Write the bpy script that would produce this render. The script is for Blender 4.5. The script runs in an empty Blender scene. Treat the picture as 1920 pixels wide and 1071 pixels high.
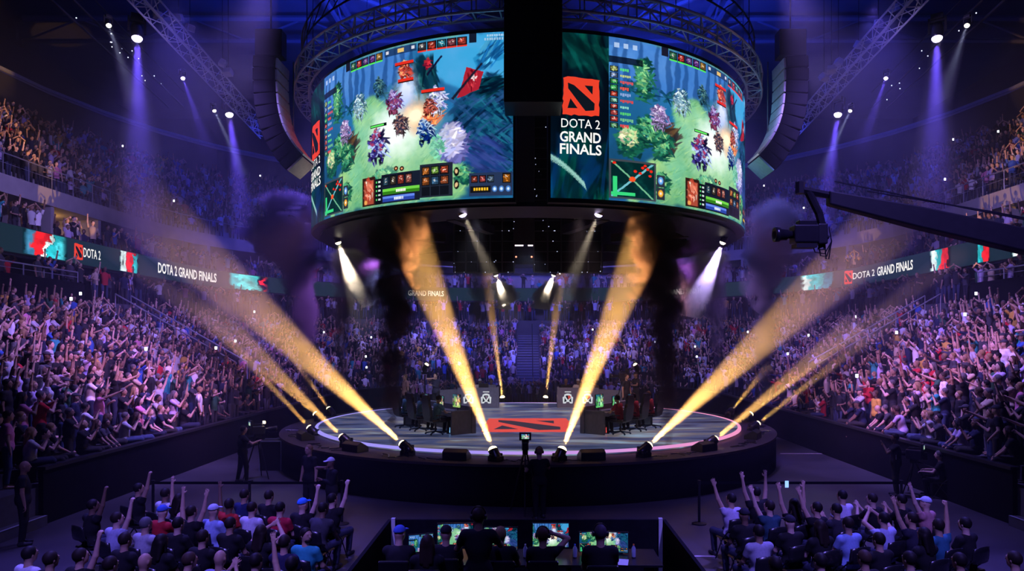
import bpy, math, random
import numpy as np
from mathutils import Vector, Matrix
R = math.radians
S = bpy.context.scene
COL = S.collection
random.seed(7)
# ---------------------------------------------------------------- camera
F = 1280.0; AX = 990.0; HY = 645.0; HC = 4.3          # focal length and axis in pixels of 1920x1071, camera height
cd = bpy.data.cameras.new('camera'); cd.sensor_width = 36; cd.lens = 36*F/1920
cd.shift_x = -(AX-960)/1920; cd.shift_y = (HY-535.5)/1920
cd.clip_start = .1; cd.clip_end = 300
cam = bpy.data.objects.new('camera', cd); COL.objects.link(cam)
cam.location = (0, 0, HC); cam.rotation_euler = (R(90), 0, 0)
S.camera = cam
def P(px, py, Y):
    return Vector(((px-AX)*Y/F, Y, HC+(HY-py)*Y/F))
# ---------------------------------------------------------------- world, exposure
w = bpy.data.worlds.new('world'); S.world = w; w.use_nodes = True
bg = w.node_tree.nodes['Background']; bg.inputs[0].default_value = (.10, .12, .55, 1); bg.inputs[1].default_value = .012
S.view_settings.view_transform = 'Standard'; S.view_settings.look = 'None'
S.view_settings.exposure = 0; S.view_settings.gamma = 1; S.view_settings.use_curve_mapping = False
c = S.cycles
c.max_bounces = 3; c.diffuse_bounces = 1; c.glossy_bounces = 2; c.transmission_bounces = 2
c.transparent_max_bounces = 12; c.volume_bounces = 0
c.sample_clamp_indirect = 1.5; c.sample_clamp_direct = 0
c.caustics_reflective = False; c.caustics_refractive = False
c.adaptive_threshold = .03; c.volume_step_rate = 1.0; c.volume_max_steps = 128
# ---------------------------------------------------------------- lights
def spot(name, loc, target, color, power, angle, blend=.5, radius=.12):
    l = bpy.data.lights.new(name, 'SPOT'); l.color = color; l.energy = power
    l.spot_size = R(angle); l.spot_blend = blend; l.shadow_soft_size = radius
    o = bpy.data.objects.new(name, l); COL.objects.link(o)
    o.location = loc
    o.rotation_euler = (Vector(target)-Vector(loc)).to_track_quat('-Z', 'Y').to_euler()
    return o
PUR = (.36, .23, 1.0); PNK = (.78, .30, .85); BLU = (.02, .05, 1.0); GOLD = (1.0, .50, .13); TEAL = (.25, .8, .9)
for s in (-1, 1):
    # crowd washes hung on the ring rigging and the lighting trusses, aimed at the stands
    spot('crowd_wash', (s*7.5, 20, 15), (s*15.5, 24, 3), PUR, 15000, 62, .9, .3)
    spot('crowd_wash', (s*7.5, 30, 15), (s*16, 34, 3), PUR, 16000, 66, .8, .3)
    spot('crowd_wash_low', (s*5.5, 19, 8.2), (s*14.5, 24.5, 2.6), PNK, 5200, 46, .9, .3)
    spot('crowd_wash_low', (s*6.5, 30, 8.0), (s*15.5, 31, 2.6), PNK, 3000, 60, .8, .3)
    spot('tier_wash', (s*9.0, 24, 14), (s*27, 31, 13.0), (.42, .30, 1.0), 7500, 62, .9, .3)
    spot('roof_wash', (s*4, 31, 15.5), (s*9, 38, 26), BLU, 40000, 72, .9, .4)
    spot('side_blue', (s*9, 36, 16), (s*17, 47, 17), BLU, 7000, 70, .9, .4)
spot('roof_wash', (-2, 22, 15.8), (-9, 30, 26), BLU, 46000, 66, .9, .4)
spot('roof_wash', (3, 22, 15.8), (9, 32, 26), BLU, 12000, 90, .9, .4)
spot('far_wash', (0, 33, 14.5), (0, 56, 3.5), (.44, .34, 1.0), 19000, 85, .8, .3)
spot('far_wash', (0, 40, 13), (0, 58, 9), (.08, .08, 1.0), 17000, 100, .8, .3)
for x, col in ((-5.2, (.35, .38, 1.0)), (0, (.6, .62, 1.0)), (5.2, (1.0, .38, .55))):
    spot('stage_wash', (x, 26, 8.0), (x*.75, 27, 1.2), col, 700, 100, .7, .3)
for s in (-1, 1): spot('added_corner_fill', (s*6, 34, 14.5), (s*14, 50, 4), (.32, .24, 1.0), 8000, 66, .9, .3)  # added lamps, only there to brighten the far corner stands behind the smoke
for s in (-1, 1): spot('desk_wash', (s*1.5, 20.6, 8.15), (s*3.4, 30.5, 1.6), (.75, .72, 1.0) if s < 0 else (1.0, .66, .70), 2600, 40, .8, .15)
for s in (-1, 1):                                        # house blues over the floor seats
    spot('floor_wash', (s*9, 17.5, 13), (s*5.8, 11.8, 0), (.17, .12, 1.0), 10000, 52, .9, .3)
    spot('house_blue', (s*4.5, 3.0, 13.5), (s*5.6, 12.0, .8), (.24, .17, 1.0), 8500, 44, .9, .3)
    spot('aisle_wash', (s*6, 21, 13), (s*9.8, 20, 0), (.26, .18, 1.0), 4600, 56, .9, .3)
spot('pit_wash', (0, 3, 14), (0, 13, 0), (.2, .16, 1.0), 1500, 44, .9, .3)
# ---------------------------------------------------------------- materials
def nt(m):
    m.use_nodes = True
    n = m.node_tree; n.nodes.clear(); o = n.nodes.new('ShaderNodeOutputMaterial')
    return n, o
def ramp_noise(n, scale, detail=3, coord='Object'):
    tc = n.nodes.new('ShaderNodeTexCoord'); no = n.nodes.new('ShaderNodeTexNoise')
    no.inputs['Scale'].default_value = scale; no.inputs['Detail'].default_value = detail
    n.links.new(tc.outputs[coord], no.inputs['Vector']); return no
def mat(name, col, rough=.6, metal=0, var=.25, scale=8, spec=.3):
    m = bpy.data.materials.new(name); n, o = nt(m)
    b = n.nodes.new('ShaderNodeBsdfPrincipled'); b.inputs['Roughness'].default_value = rough
    b.inputs['Metallic'].default_value = metal; b.inputs['Specular IOR Level'].default_value = spec
    no = ramp_noise(n, scale); mx = n.nodes.new('ShaderNodeMix'); mx.data_type = 'RGBA'
    mx.inputs[6].default_value = (*[v*(1-var) for v in col], 1); mx.inputs[7].default_value = (*[min(1, v*(1+var)) for v in col], 1)
    n.links.new(no.outputs[0], mx.inputs[0]); n.links.new(mx.outputs[2], b.inputs['Base Color'])
    n.links.new(b.outputs[0], o.inputs[0]); return m
def emat(name, col, strength, sample=True):
    m = bpy.data.materials.new(name); n, o = nt(m)
    e = n.nodes.new('ShaderNodeEmission'); e.inputs[0].default_value = (*col, 1); e.inputs[1].default_value = strength
    n.links.new(e.outputs[0], o.inputs[0])
    if not sample: m.cycles.emission_sampling = 'NONE'
    return m
def objmat(name, rough=.7, fine=60, var=.25, spec=.2):     # colour comes from each object's own colour
    m = bpy.data.materials.new(name); n, o = nt(m)
    b = n.nodes.new('ShaderNodeBsdfPrincipled'); b.inputs['Roughness'].default_value = rough; b.inputs['Specular IOR Level'].default_value = spec
    oi = n.nodes.new('ShaderNodeObjectInfo'); no = ramp_noise(n, fine)
    mr = n.nodes.new('ShaderNodeMapRange'); mr.inputs[3].default_value = 1-var; mr.inputs[4].default_value = 1+var
    n.links.new(no.outputs[0], mr.inputs[0])
    vm = n.nodes.new('ShaderNodeVectorMath'); vm.operation = 'SCALE'
    n.links.new(oi.outputs['Color'], vm.inputs[0]); n.links.new(mr.outputs[0], vm.inputs['Scale'])
    n.links.new(vm.outputs[0], b.inputs['Base Color']); n.links.new(b.outputs[0], o.inputs[0]); return m
def attrmat(name, emit=0, rough=.8, sample=False, var=0):
    m = bpy.data.materials.new(name); n, o = nt(m)
    a = n.nodes.new('ShaderNodeAttribute'); a.attribute_name = 'col'
    if emit:
        e = n.nodes.new('ShaderNodeEmission'); e.inputs[1].default_value = emit
        n.links.new(a.outputs[0], e.inputs[0]); n.links.new(e.outputs[0], o.inputs[0])
        m.cycles.emission_sampling = 'AUTO' if sample else 'NONE'
    else:
        b = n.nodes.new('ShaderNodeBsdfPrincipled'); b.inputs['Roughness'].default_value = rough; b.inputs['Specular IOR Level'].default_value = .2
        n.links.new(a.outputs[0], b.inputs['Base Color']); n.links.new(b.outputs[0], o.inputs[0])
    return m
M = dict(
    black=mat('black_paint', (.012, .012, .014), .45), blackcloth=mat('black_drape', (.006, .006, .009), .95, var=.4, scale=3, spec=.05),
    steel=mat('truss_aluminium', (.8, .8, .85), .4, .25, spec=.6), darksteel=mat('dark_steel', (.05, .05, .06), .4, .7),
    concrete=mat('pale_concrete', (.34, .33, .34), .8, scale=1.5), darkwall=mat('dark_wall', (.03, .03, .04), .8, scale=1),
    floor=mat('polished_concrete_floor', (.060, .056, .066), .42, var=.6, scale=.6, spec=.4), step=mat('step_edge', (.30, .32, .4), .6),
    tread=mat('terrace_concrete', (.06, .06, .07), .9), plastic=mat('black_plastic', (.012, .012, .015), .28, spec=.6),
    deskgrey=mat('desk_laminate', (.16, .16, .2), .5), white=mat('white_panel', (.75, .75, .78), .5, var=.05),
    glassy=mat('rail_metal', (.45, .47, .55), .3, .6), seat=mat('arena_seat', (.02, .022, .05), .6),
    beige=mat('beige_panel', (.5, .38, .3), .6), roof=mat('roof_deck', (.11, .11, .13), .8, scale=.5), apron=mat('stage_apron', (.045, .035, .035), .6),
    skin=objmat('skin', .55, 30, .08, .3), cloth=objmat('clothing_fabric', .85, 25, .25), hair=objmat('hair', .6, 90, .4),
    any=objmat('coloured_plastic', .4, 20, .1),
)
# ---------------------------------------------------------------- mesh helpers
def link(o, parent=None):
    COL.objects.link(o)
    if parent is not None: o.parent = parent
    return o
def tag(o, label=None, cat=None, group=None, kind=None):
    if label: o['label'] = label
    if cat: o['category'] = cat
    if group: o['group'] = group
    if kind: o['kind'] = kind
    return o
def empty(name, loc, rz=0, label=None, cat=None, group=None):
    o = bpy.data.objects.new(name, None); o.empty_display_size = .2; COL.objects.link(o)
    o.location = loc; o.rotation_euler = (0, 0, rz); tag(o, label, cat, group); return o
class MB:
    def __init__(s): s.v = []; s.f = []
    def add(s, vs, fs):
        n = len(s.v); s.v += [tuple(v) for v in vs]; s.f += [tuple(i+n for i in f) for f in fs]; return s
    def box(s, c, d, rot=None, taper=1.0, bev=0):
        x, y, z = d[0]/2, d[1]/2, d[2]/2; vs = []
        for sz in (-1, 1):
            t = 1 if sz < 0 else taper
            for sx, sy in ((-1, -1), (1, -1), (1, 1), (-1, 1)): vs.append(Vector((sx*x*t, sy*y*t, sz*z)))
        if rot is not None: vs = [rot @ v for v in vs]
        c = Vector(c); vs = [v+c for v in vs]
        return s.add(vs, [(3, 2, 1, 0), (4, 5, 6, 7), (0, 1, 5, 4), (1, 2, 6, 5), (2, 3, 7, 6), (3, 0, 4, 7)])
    def bar(s, a, b, r, n=6, r2=None):
        a, b = Vector(a), Vector(b); d = b-a
        if d.length < 1e-6: return s
        q = d.to_track_quat('Z', 'Y'); r2 = r if r2 is None else r2; vs = []
        for p, rr in ((a, r), (b, r2)):
            for k in range(n):
                t = 2*math.pi*k/n; vs.append(p+q @ Vector((rr*math.cos(t), rr*math.sin(t), 0)))
        fs = [(k, (k+1) % n, n+(k+1) % n, n+k) for k in range(n)]+[tuple(range(n-1, -1, -1)), tuple(range(n, 2*n))]
        return s.add(vs, fs)
    def tube(s, pts, r, n=6):
        pts = [Vector(p) for p in pts]; rings = []
        for i, p in enumerate(pts):
            d = (pts[min(i+1, len(pts)-1)]-pts[max(i-1, 0)]).normalized(); q = d.to_track_quat('Z', 'Y')
            rr = r[i] if isinstance(r, (list, tuple)) else r
            rings.append([p+q @ Vector((rr*math.cos(2*math.pi*k/n), rr*math.sin(2*math.pi*k/n), 0)) for k in range(n)])
        vs = [v for g in rings for v in g]; fs = []
        for i in range(len(pts)-1):
            for k in range(n): fs.append((i*n+k, i*n+(k+1) % n, (i+1)*n+(k+1) % n, (i+1)*n+k))
        fs += [tuple(range(n-1, -1, -1)), tuple(range((len(pts)-1)*n, len(pts)*n))]
        return s.add(vs, fs)
    def lathe(s, prof, n=24, c=(0, 0, 0), rot=None):
        c = Vector(c); vs = []
        for r, z in prof:
            for k in range(n):
                t = 2*math.pi*k/n; v = Vector((r*math.cos(t), r*math.sin(t), z)); vs.append((rot @ v if rot is not None else v)+c)
        fs = []
        for i in range(len(prof)-1):
            for k in range(n): fs.append((i*n+k, i*n+(k+1) % n, (i+1)*n+(k+1) % n, (i+1)*n+k))
        if prof[0][0] > 1e-4: fs.append(tuple(range(n-1, -1, -1)))
        if prof[-1][0] > 1e-4: fs.append(tuple(range((len(prof)-1)*n, len(prof)*n)))
        return s.add(vs, fs)
    def sphere(s, c, r, n=10, m=7, sc=(1, 1, 1)):
        prof = [(max(1e-4, r*math.sin(math.pi*i/m)), -r*math.cos(math.pi*i/m)) for i in range(m+1)]
        k = len(s.v); s.lathe(prof, n)
        for i in range(k, len(s.v)):
            v = s.v[i]; s.v[i] = (v[0]*sc[0]+c[0], v[1]*sc[1]+c[1], v[2]*sc[2]+c[2])
        return s
    def prism(s, poly, h0, h1, fn):                     # poly in 2D, fn(x, y, h) -> point
        n = len(poly); vs = [fn(x, y, h0) for x, y in poly]+[fn(x, y, h1) for x, y in poly]
        return s.add(vs, [tuple(range(n-1, -1, -1)), tuple(range(n, 2*n))]+[(k, (k+1) % n, n+(k+1) % n, n+k) for k in range(n)])
    def build(s, name, m, parent=None, smooth=False, loc=None, bevel=0):
        me = bpy.data.meshes.new(name); me.from_pydata(s.v, [], s.f); me.materials.append(m); me.update()
        if smooth: me.polygons.foreach_set('use_smooth', [True]*len(me.polygons))
        o = bpy.data.objects.new(name, me); link(o, parent)
        if loc is not None: o.location = loc
        if bevel:
            b = o.modifiers.new('b', 'BEVEL'); b.width = bevel; b.segments = 2; b.limit_method = 'ANGLE'
        return o
def npmesh(name, V, Q, m, cols=None, smooth=True, domain='POINT'):
    me = bpy.data.meshes.new(name); V = np.asarray(V, np.float32); Q = np.asarray(Q, np.int32); k = Q.shape[1]
    me.vertices.add(len(V)); me.vertices.foreach_set('co', V.ravel())
    me.loops.add(Q.size); me.loops.foreach_set('vertex_index', Q.ravel())
    me.polygons.add(len(Q)); me.polygons.foreach_set('loop_start', np.arange(0, Q.size, k, dtype=np.int32))
    if smooth: me.polygons.foreach_set('use_smooth', np.ones(len(Q), bool))
    if cols is not None:
        a = me.attributes.new('col', 'FLOAT_COLOR', domain); c4 = np.ones((len(cols), 4), np.float32); c4[:, :3] = cols
        a.data.foreach_set('color', c4.ravel())
    me.materials.append(m); me.update(calc_edges=True); return me
def struct(o): o['kind'] = 'structure'; return o
def text_mesh(txt, size, bold=0.0):                     # -> verts (x, y), faces; centred
    cu = bpy.data.curves.new('lettering', 'FONT'); cu.body = txt; cu.size = size; cu.align_x = 'CENTER'; cu.align_y = 'CENTER'
    cu.offset = bold; cu.resolution_u = 3
    o = bpy.data.objects.new('lettering', cu); COL.objects.link(o)
    dg = bpy.context.evaluated_depsgraph_get(); me = o.evaluated_get(dg).to_mesh()
    vs = [(v.co.x, v.co.y) for v in me.vertices]; fs = [tuple(p.vertices) for p in me.polygons]
    bpy.data.objects.remove(o); bpy.data.curves.remove(cu); return vs, fs
# ================================================================ the bowl: floor, stands, balconies, roof
SC = Vector((0, 27.3, 0))                                # stage centre
def path(d, n=10, y0=6.0):                                # plan curve offset outwards by d: [(x, y, nx, ny)]
    pts = []
    for k in range(13): pts.append((-11.5-d, y0+(41-y0)*k/12, -1, 0))
    for k in range(1, n+1):
        t = math.pi/2*k/n; pts.append((-2.5-(9+d)*math.cos(t), 41+(9+d)*math.sin(t), -math.cos(t), math.sin(t)))
    return pts+[(-x, y, -nx, ny) for x, y, nx, ny in reversed(pts)]
def loft(prof, name, m, y0=6.0, closed=False, sel=None, n=10, parent=None):
    cols = [path(d, n, y0) for d, z in prof]; N = len(cols[0]); rng = range(N) if sel is None else sel(N)
    rng = list(rng); vs = []; fs = []
    for j, (d, z) in enumerate(prof):
        for i in rng: vs.append((cols[j][i][0], cols[j][i][1], z))
    K = len(rng); J = len(prof)
    for j in range(J if closed else J-1):
        j2 = (j+1) % J
        for i in range(K-1): fs.append((j*K+i, j*K+i+1, j2*K+i+1, j2*K+i))
    if closed: fs += [tuple(j*K for j in range(J-1, -1, -1)), tuple(j*K+K-1 for j in range(J))]
    return MB().add(vs, fs).build(name, m, parent)
struct(MB().box((0, 30, -.1), (80, 80, .2)).build('floor', M['floor']))
# front barrier of the lower tier (straight sides start where the steps are)
struct(loft([(0, 0), (0, 1.35), (.12, 1.35), (.12, 0)], 'wall_barrier', M['blackcloth'], y0=16.2, closed=True))
struct(loft([(-.05, 1.30), (-.05, 1.38), (.17, 1.38), (.17, 1.30)], 'trim_1', M['darksteel'], y0=16.2, closed=True))
ROWD, ROWZ, NR = .71, .34, 12
prof = [(.12, 0), (.12, .9)]
for i in range(NR): prof += [(.12+ROWD*(i+1), .9+ROWZ*i), (.12+ROWD*(i+1), .9+ROWZ*(i+1))]
DT = .12+ROWD*NR                                         # 8.62: end of the rows
prof += [(DT+.2, .9+ROWZ*NR), (DT+.2, 6.3), (13.5, 6.3), (13.5, 8.6)]
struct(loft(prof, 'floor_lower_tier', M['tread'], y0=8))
# concourse back wall, fascia carrying the ribbon, suites, balcony slab, upper tier, roof fascia
struct(loft([(9.65, 7.95), (9.65, 9.2), (16.5, 9.2), (16.5, 8.9), (9.9, 8.3), (9.9, 7.95)], 'floor_suite_level', M['darkwall'], closed=True))
struct(loft([(16.5, 9.2), (16.5, 11.3)], 'wall_suites', M['concrete']))
slab = [(12.5, 11.25), (12.5, 12.1), (12.9, 12.1)]
UR = 10
for i in range(UR): slab += [(12.9+.75*(i+1), 12.1+.58*i), (12.9+.75*(i+1), 12.1+.58*(i+1))]
ue = slab[-1]
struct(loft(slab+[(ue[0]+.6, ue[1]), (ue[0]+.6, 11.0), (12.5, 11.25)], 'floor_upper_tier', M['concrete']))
struct(loft([(ue[0]+.5, ue[1]), (ue[0]+.5, 21)], 'wall_upper', M['darkwall']))
struct(loft([(21.4, 19.9), (21.4, 21.4), (30, 22.5)], 'trim_2', M['concrete']))
struct(loft([(21.3, 21.35), (21.3, 21.55), (21.5, 21.55), (21.5, 21.35)], 'trim_3', M['step'], closed=True))
# suite partitions, columns
for s in (-1, 1):
    for y in (14, 20.5, 27, 30.8, 34.6, 38.4, 42.2):
        struct(MB().box((s*25.9, y, 10.25), (3.6, .25, 2.1)).build('wall_partition', M['concrete']))
    for y in (22, 31, 40):
        struct(MB().box((s*32.6, y, 19), (.5, .5, 4.6)).build('wall_column', M['concrete']))
    for a in (20, 45, 70):                                 # on the corner
        t = R(a); ux, uy = -math.cos(t), math.sin(t)
        cx, cy = -2.5+ux*23.2, 41+uy*23.2
        struct(MB().box((cx*(1 if s < 0 else -1), cy, 10.25), (3.6, .25, 2.1), Matrix.Rotation(-t if s < 0 else t, 3, 'Z')).build('wall_partition', M['concrete']))
# roof
struct(MB().box((0, 34, 27.2), (84, 72, .3)).build('ceiling', M['roof']))
struct(MB().box((0, 69, 13), (84, .4, 28)).build('wall_far', M['darkwall']))
for s in (-1, 1): struct(MB().box((s*39, 34, 13), (.4, 72, 28)).build('wall_%s' % ('left' if s < 0 else 'right'), M['darkwall']))
for i, (a, b) in enumerate((((-30, 20, 26.2), (12, 62, 26.2)), ((30, 20, 26.2), (-12, 62, 26.2)), ((-34, 34, 26.2), (34, 34, 26.2)), ((-34, 46, 26.2), (34, 46, 26.2)),
                            ((-12, 18, 26.2), (-12, 66, 26.2)), ((12, 18, 26.2), (12, 66, 26.2)))):
    m_ = MB().bar(a, b, .22, 6)
    lo = Vector((0, 0, -1.5)); m_.bar(Vector(a)+lo, Vector(b)+lo, .16, 6)
    n_ = 18
    for j in range(n_):
        p0 = Vector(a).lerp(Vector(b), j/n_); p1 = Vector(a).lerp(Vector(b), (j+1)/n_)
        m_.bar(p0, p1+lo, .07, 5) if j % 2 else m_.bar(p0+lo, p1, .07, 5)
    struct(m_.build('ceiling_beam', M['roof']))
# railings: balcony glass rail, concourse rail, stair rails
def rail(name, d, z, h, y0, y1, s, label, mats='glassy', step=1.6):
    t = empty(name, (s*(11.5+d), y0, z), 0, label, 'railing', 'railings round the bowl')
    n = int((y1-y0)/step)
    pm = MB().bar((0, 0, h), (0, y1-y0, h), .03).bar((0, 0, h*.55), (0, y1-y0, h*.55), .012)
    for k in range(n+1): pm.bar((0, k*(y1-y0)/n, 0), (0, k*(y1-y0)/n, h), .025, 5)
    pm.build('rail_frame', M[mats], t)
for s, nm in ((-1, 'left'), (1, 'right')):
    rail('railing', 12.6, 12.1, 1.0, 12, 41, s, 'metal railing along the upper balcony edge on the %s side' % nm)
    rail('railing', 8.95, 7.05, .5, 16, 31, s, 'metal railing of the concourse above the %s lower stand' % nm)
# rail along the curve of the far balcony
for s, nm in ((-1, 'left'), (1, 'right')):
    t = empty('railing', (0, 41, 12.1), 0, 'curved railing on the far %s corner of the upper balcony' % nm, 'railing', 'railings round the bowl')
    pts = [Vector((s*(2.5+(9+12.6)*math.cos(a)), (9+12.6)*math.sin(a), 0)) for a in np.linspace(0, math.pi/2, 14)]
    m_ = MB().tube([p+Vector((0, 0, 1)) for p in pts], .03)
    for p in pts: m_.bar(p, p+Vector((0, 0, 1)), .025, 5)
    m_.build('rail_frame', M['glassy'], t)
# far end gangway stairs and concourse opening
st = empty('gangway_stairs', (0, 50.1, 0), 0, 'straight stairway climbing the far end stand behind the stage', 'stairs')
sm = MB()
for i in range(20):
    sm.box((0, .3+i*.42, .9+.20*i-.3), (1.7, .42, .6+.2))
sm.build('flight', M['tread'], st); sm = MB()
for i in range(20): sm.box((0, .10+i*.42, 1.29+.20*i-.1), (1.7, .05, .03))
sm.build('nosing', M['step'], st)
MB().bar((.35, .3, 1.9), (.35, 8.4, 6.0), .03).build('handrail', M['darksteel'], st)
for s, nm in ((-1, 'left'), (1, 'right')):
    # vomitory side stairs in the side stands
    st = empty('gangway_stairs', (s*17.2, 33.4, 0), 0, 'blue-sided gangway stairs in the %s stand below the ribbon board' % nm, 'stairs')
    m_ = MB()
    for i in range(9): m_.box((s*(-3.0+i*.62), 0, 2.4+i*.36), (.62, 1.2, .35))
    m_.build('flight', M['step'], st)
    m_ = MB()
    for q in (-.65, .65):
        m_.bar((s*-3.2, q, 3.4), (s*2.6, q, 6.7), .035)
        for i in range(5): m_.bar((s*(-3.2+i*1.45), q, 2.4+i*.82), (s*(-3.2+i*1.45), q, 3.4+i*.82), .025)
    m_.build('handrail', M['glassy'], st)
    # steps down from the stand to the floor at the near end
    st = empty('floor_steps', (s*11.6, 15.4, 0), 0, 'dark steps with pale edges beside the %s stand' % nm, 'stairs')
    m_ = MB(); e_ = MB()
    for i in range(4):
        m_.box((s*(i*.45), 0, .12+i*.24), (.46+(.0), 1.5, .24+i*.0))
        e_.box((s*(-.2+i*.45), 0, .235+i*.24), (.06, 1.5, .02))
    m_.build('treads', M['tread'], st); e_.build('nosing', M['step'], st)
# vomitory block: the dark wall above the side stand
for s in (-1, 1):
    struct(MB().box((s*(11.5+DT+.10), 20.5, 6.0), (.25, 21, 2.1)).build('wall_concourse', M['blackcloth']))
# concourse exit sign
for s, y in ((-1, 26.6),):
    t = empty('exit_sign', (s*21.1, y, 7.7), 0, 'small glowing green exit sign under the ribbon board', 'sign')
    MB().box((0, 0, 0), (.08, .55, .2)).build('sign_face', emat('exit_green', (.45, 1, .35), 3), t)
# ================================================================ LED screens of the hanging ring
RS, D0 = 8.27, 27.3
ZT, ZB = 13.02, 8.38
def th_of(px):                                            # angle round the ring of a pixel column (visible half)
    lo, hi = -72.3, 72.3
    f = lambda t: F*RS*math.sin(R(t))/(D0-RS*math.cos(R(t)))-(px-AX)
    for _ in range(40):
        m_ = (lo+hi)/2
        if f(m_) < 0: lo = m_
        else: hi = m_
    return lo
def v_of(px, py):
    t = R(th_of(px)); z = HC+(HY-py)*(D0-RS*math.cos(t))/F
    return (ZT-z)/(ZT-ZB)
def cyl(t, z, r=RS): return (r*math.sin(t), D0-r*math.cos(t), z)
def fbm(h, w, seed, base=4, octs=5, ax=1.0):
    rg = np.random.RandomState(seed); out = np.zeros((h, w)); amp = 1; tot = 0
    for o in range(octs):
        n = base*2**o; g = rg.rand(n+2, int(n*1.5*ax)+3)
        y = np.linspace(0, n, h); x = np.linspace(0, int(n*1.5*ax)+1, w)
        yi = y.astype(int); xi = x.astype(int); fy = (y-yi)[:, None]; fx = (x-xi)[None]
        fy = fy*fy*(3-2*fy); fx = fx*fx*(3-2*fx)
        a = g[yi][:, xi]; b = g[yi][:, xi+1]; c_ = g[yi+1][:, xi]; d = g[yi+1][:, xi+1]
        out += amp*((a*(1-fx)+b*fx)*(1-fy)+(c_*(1-fx)+d*fx)*fy); tot += amp; amp *= .55
    return out/tot
CW, CH = 620, 420
U_, V_ = np.meshgrid((np.arange(CW)+.5)/CW, (np.arange(CH)+.5)/CH)
img = np.zeros((CH, CW, 3))
n1, n2, n3 = fbm(CH, CW, 1), fbm(CH, CW, 2, 8, 5), fbm(CH, CW, 3, 16, 4)
def mixin(mask, col):
    m_ = np.clip(mask, 0, 1)[..., None]; img[:] = img*(1-m_)+np.array(col)*m_
def Lp(x, y):
    px, py = 560+x/2.38, y/2.38; return ((th_of(px)+54)/51.1, v_of(px, py))
def Rp(x, y):
    px, py = 1000+x/2.38, y/2.38; return ((th_of(px)-16.1)/58, v_of(px, py))
def inpoly(pts, warp=.0, seed=0):
    x = U_+warp*(n2-.5); y = V_+warp*(n3-.5); ins = np.zeros(x.shape, bool); n = len(pts)
    for i in range(n):
        (x1, y1), (x2, y2) = pts[i], pts[(i+1) % n]
        if y1 == y2: continue
        ins ^= ((y1 > y) != (y2 > y)) & (x < (x2-x1)*(y-y1)/(y2-y1)+x1)
    return ins.astype(float)
def blur(a, n):
    for _ in range(n):
        a = (a+np.roll(a, 1, 0)+np.roll(a, -1, 0)+np.roll(a, 1, 1)+np.roll(a, -1, 1))/5
    return a
def blob(c_, rx, ry, col, soft=.5, rough=.6, alpha=1.0):
    q = np.sqrt(((U_-c_[0])/rx)**2+((V_-c_[1])/ry)**2)+rough*(n3-.5)*2
    mixin(np.clip((1-q)/soft, 0, 1)*alpha, col)
def rect(a, b, col, alpha=1.0, grad=None):
    x0, x1 = sorted((a[0], b[0])); y0, y1 = sorted((a[1], b[1]))
    mixin(((U_ >= x0) & (U_ < x1) & (V_ >= y0) & (V_ < y1))*alpha, col)
# landscape
rgs = random.Random(77)
def shard(cx, cy, l_, w_, ang, col, alpha=1.0):           # one small tapered brush facet
    ca, sa = math.cos(ang), math.sin(ang); e_ = max(l_, w_)*1.1; x0, x1 = int((cx-e_)*CW), int((cx+e_)*CW)+2; y0, y1 = int((cy-e_*1.4)*CH), int((cy+e_*1.4)*CH)+2
    x0, y0, x1, y1 = max(0, x0), max(0, y0), min(CW, x1), min(CH, y1)
    if x1 <= x0 or y1 <= y0: return
    u = (U_[y0:y1, x0:x1]-cx); v = (V_[y0:y1, x0:x1]-cy)*.72; p = (u*ca+v*sa)/l_; q = (-u*sa+v*ca)/w_
    m_ = (np.clip((1-np.abs(p))*3, 0, 1)*np.clip((.35+.65*(1-p)/2-np.abs(q))*4, 0, 1)*alpha)[..., None]; img[y0:y1, x0:x1] = img[y0:y1, x0:x1]*(1-m_)+np.array(col)*m_
def shards(c_, rx, ry, cols, n, l_, w_, ang=None, spread=1.2, alpha=.9, power=.6):
    for k in range(n):
        a = rgs.uniform(0, 6.283); r_ = rgs.random()**power; cx, cy = c_[0]+rx*r_*math.cos(a), c_[1]+ry*r_*math.sin(a); cl = rgs.choice(cols); f_ = rgs.uniform(.75, 1.2)
        shard(cx, cy, l_*rgs.uniform(.5, 1.3), w_*rgs.uniform(.5, 1.3), (ang if ang is not None else 0)+rgs.uniform(-spread, spread), [min(1, v*f_) for v in cl], alpha)
img[:] = np.array((.12, .36, .56))*(1.15-.35*V_[..., None])*(.75+.5*n1[..., None])
mixin(blur(inpoly([(0, 0), (.6, 0), (.5, .22), (.3, .33), (0, .3)], .05), 24)*.75, (.26, .46, .80))
mixin(blur(inpoly([(.60, 0), (1, 0), (1, .3), (.8, .35), (.66, .2)], .05), 24)*.9, (.22, .62, .84))
mixin(np.clip(1-V_*2.2, 0, 1)*np.clip(n2*2-.7, 0, 1)*.5, (.45, .65, .90))
for k in range(12):                                       # dim tree trunks in the mist
    x = .02+.052*k+.015*math.sin(k*5); mixin(blur(inpoly([(x, 0), (x+.012, 0), (x+.022, .33+.05*math.sin(k*3)), (x-.012, .31)], .03), 4)*.5, (.06, .18, .38))
    shards((x, .30), .03, .05, ((.06, .22, .34), (.10, .32, .40)), 10, .02, .008)
clear = inpoly([Lp(*p) for p in ((150, 960), (200, 760), (240, 640), (255, 480), (330, 430), (420, 520), (470, 610), (560, 560), (610, 650), (700, 700), (790, 790), (700, 890), (400, 930))], .10)
mixin(blur(clear, 60)*1.1, (.36, .64, .46)); mixin(blur(clear, 40)*np.clip(n2*2.2-.6, 0, 1)*.8, (.66, .82, .50)); mixin(blur(clear, 40)*np.clip(n1*2.6-1.3, 0, 1)*.6, (.42, .78, .70))
cb = blur(clear, 10)
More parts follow.
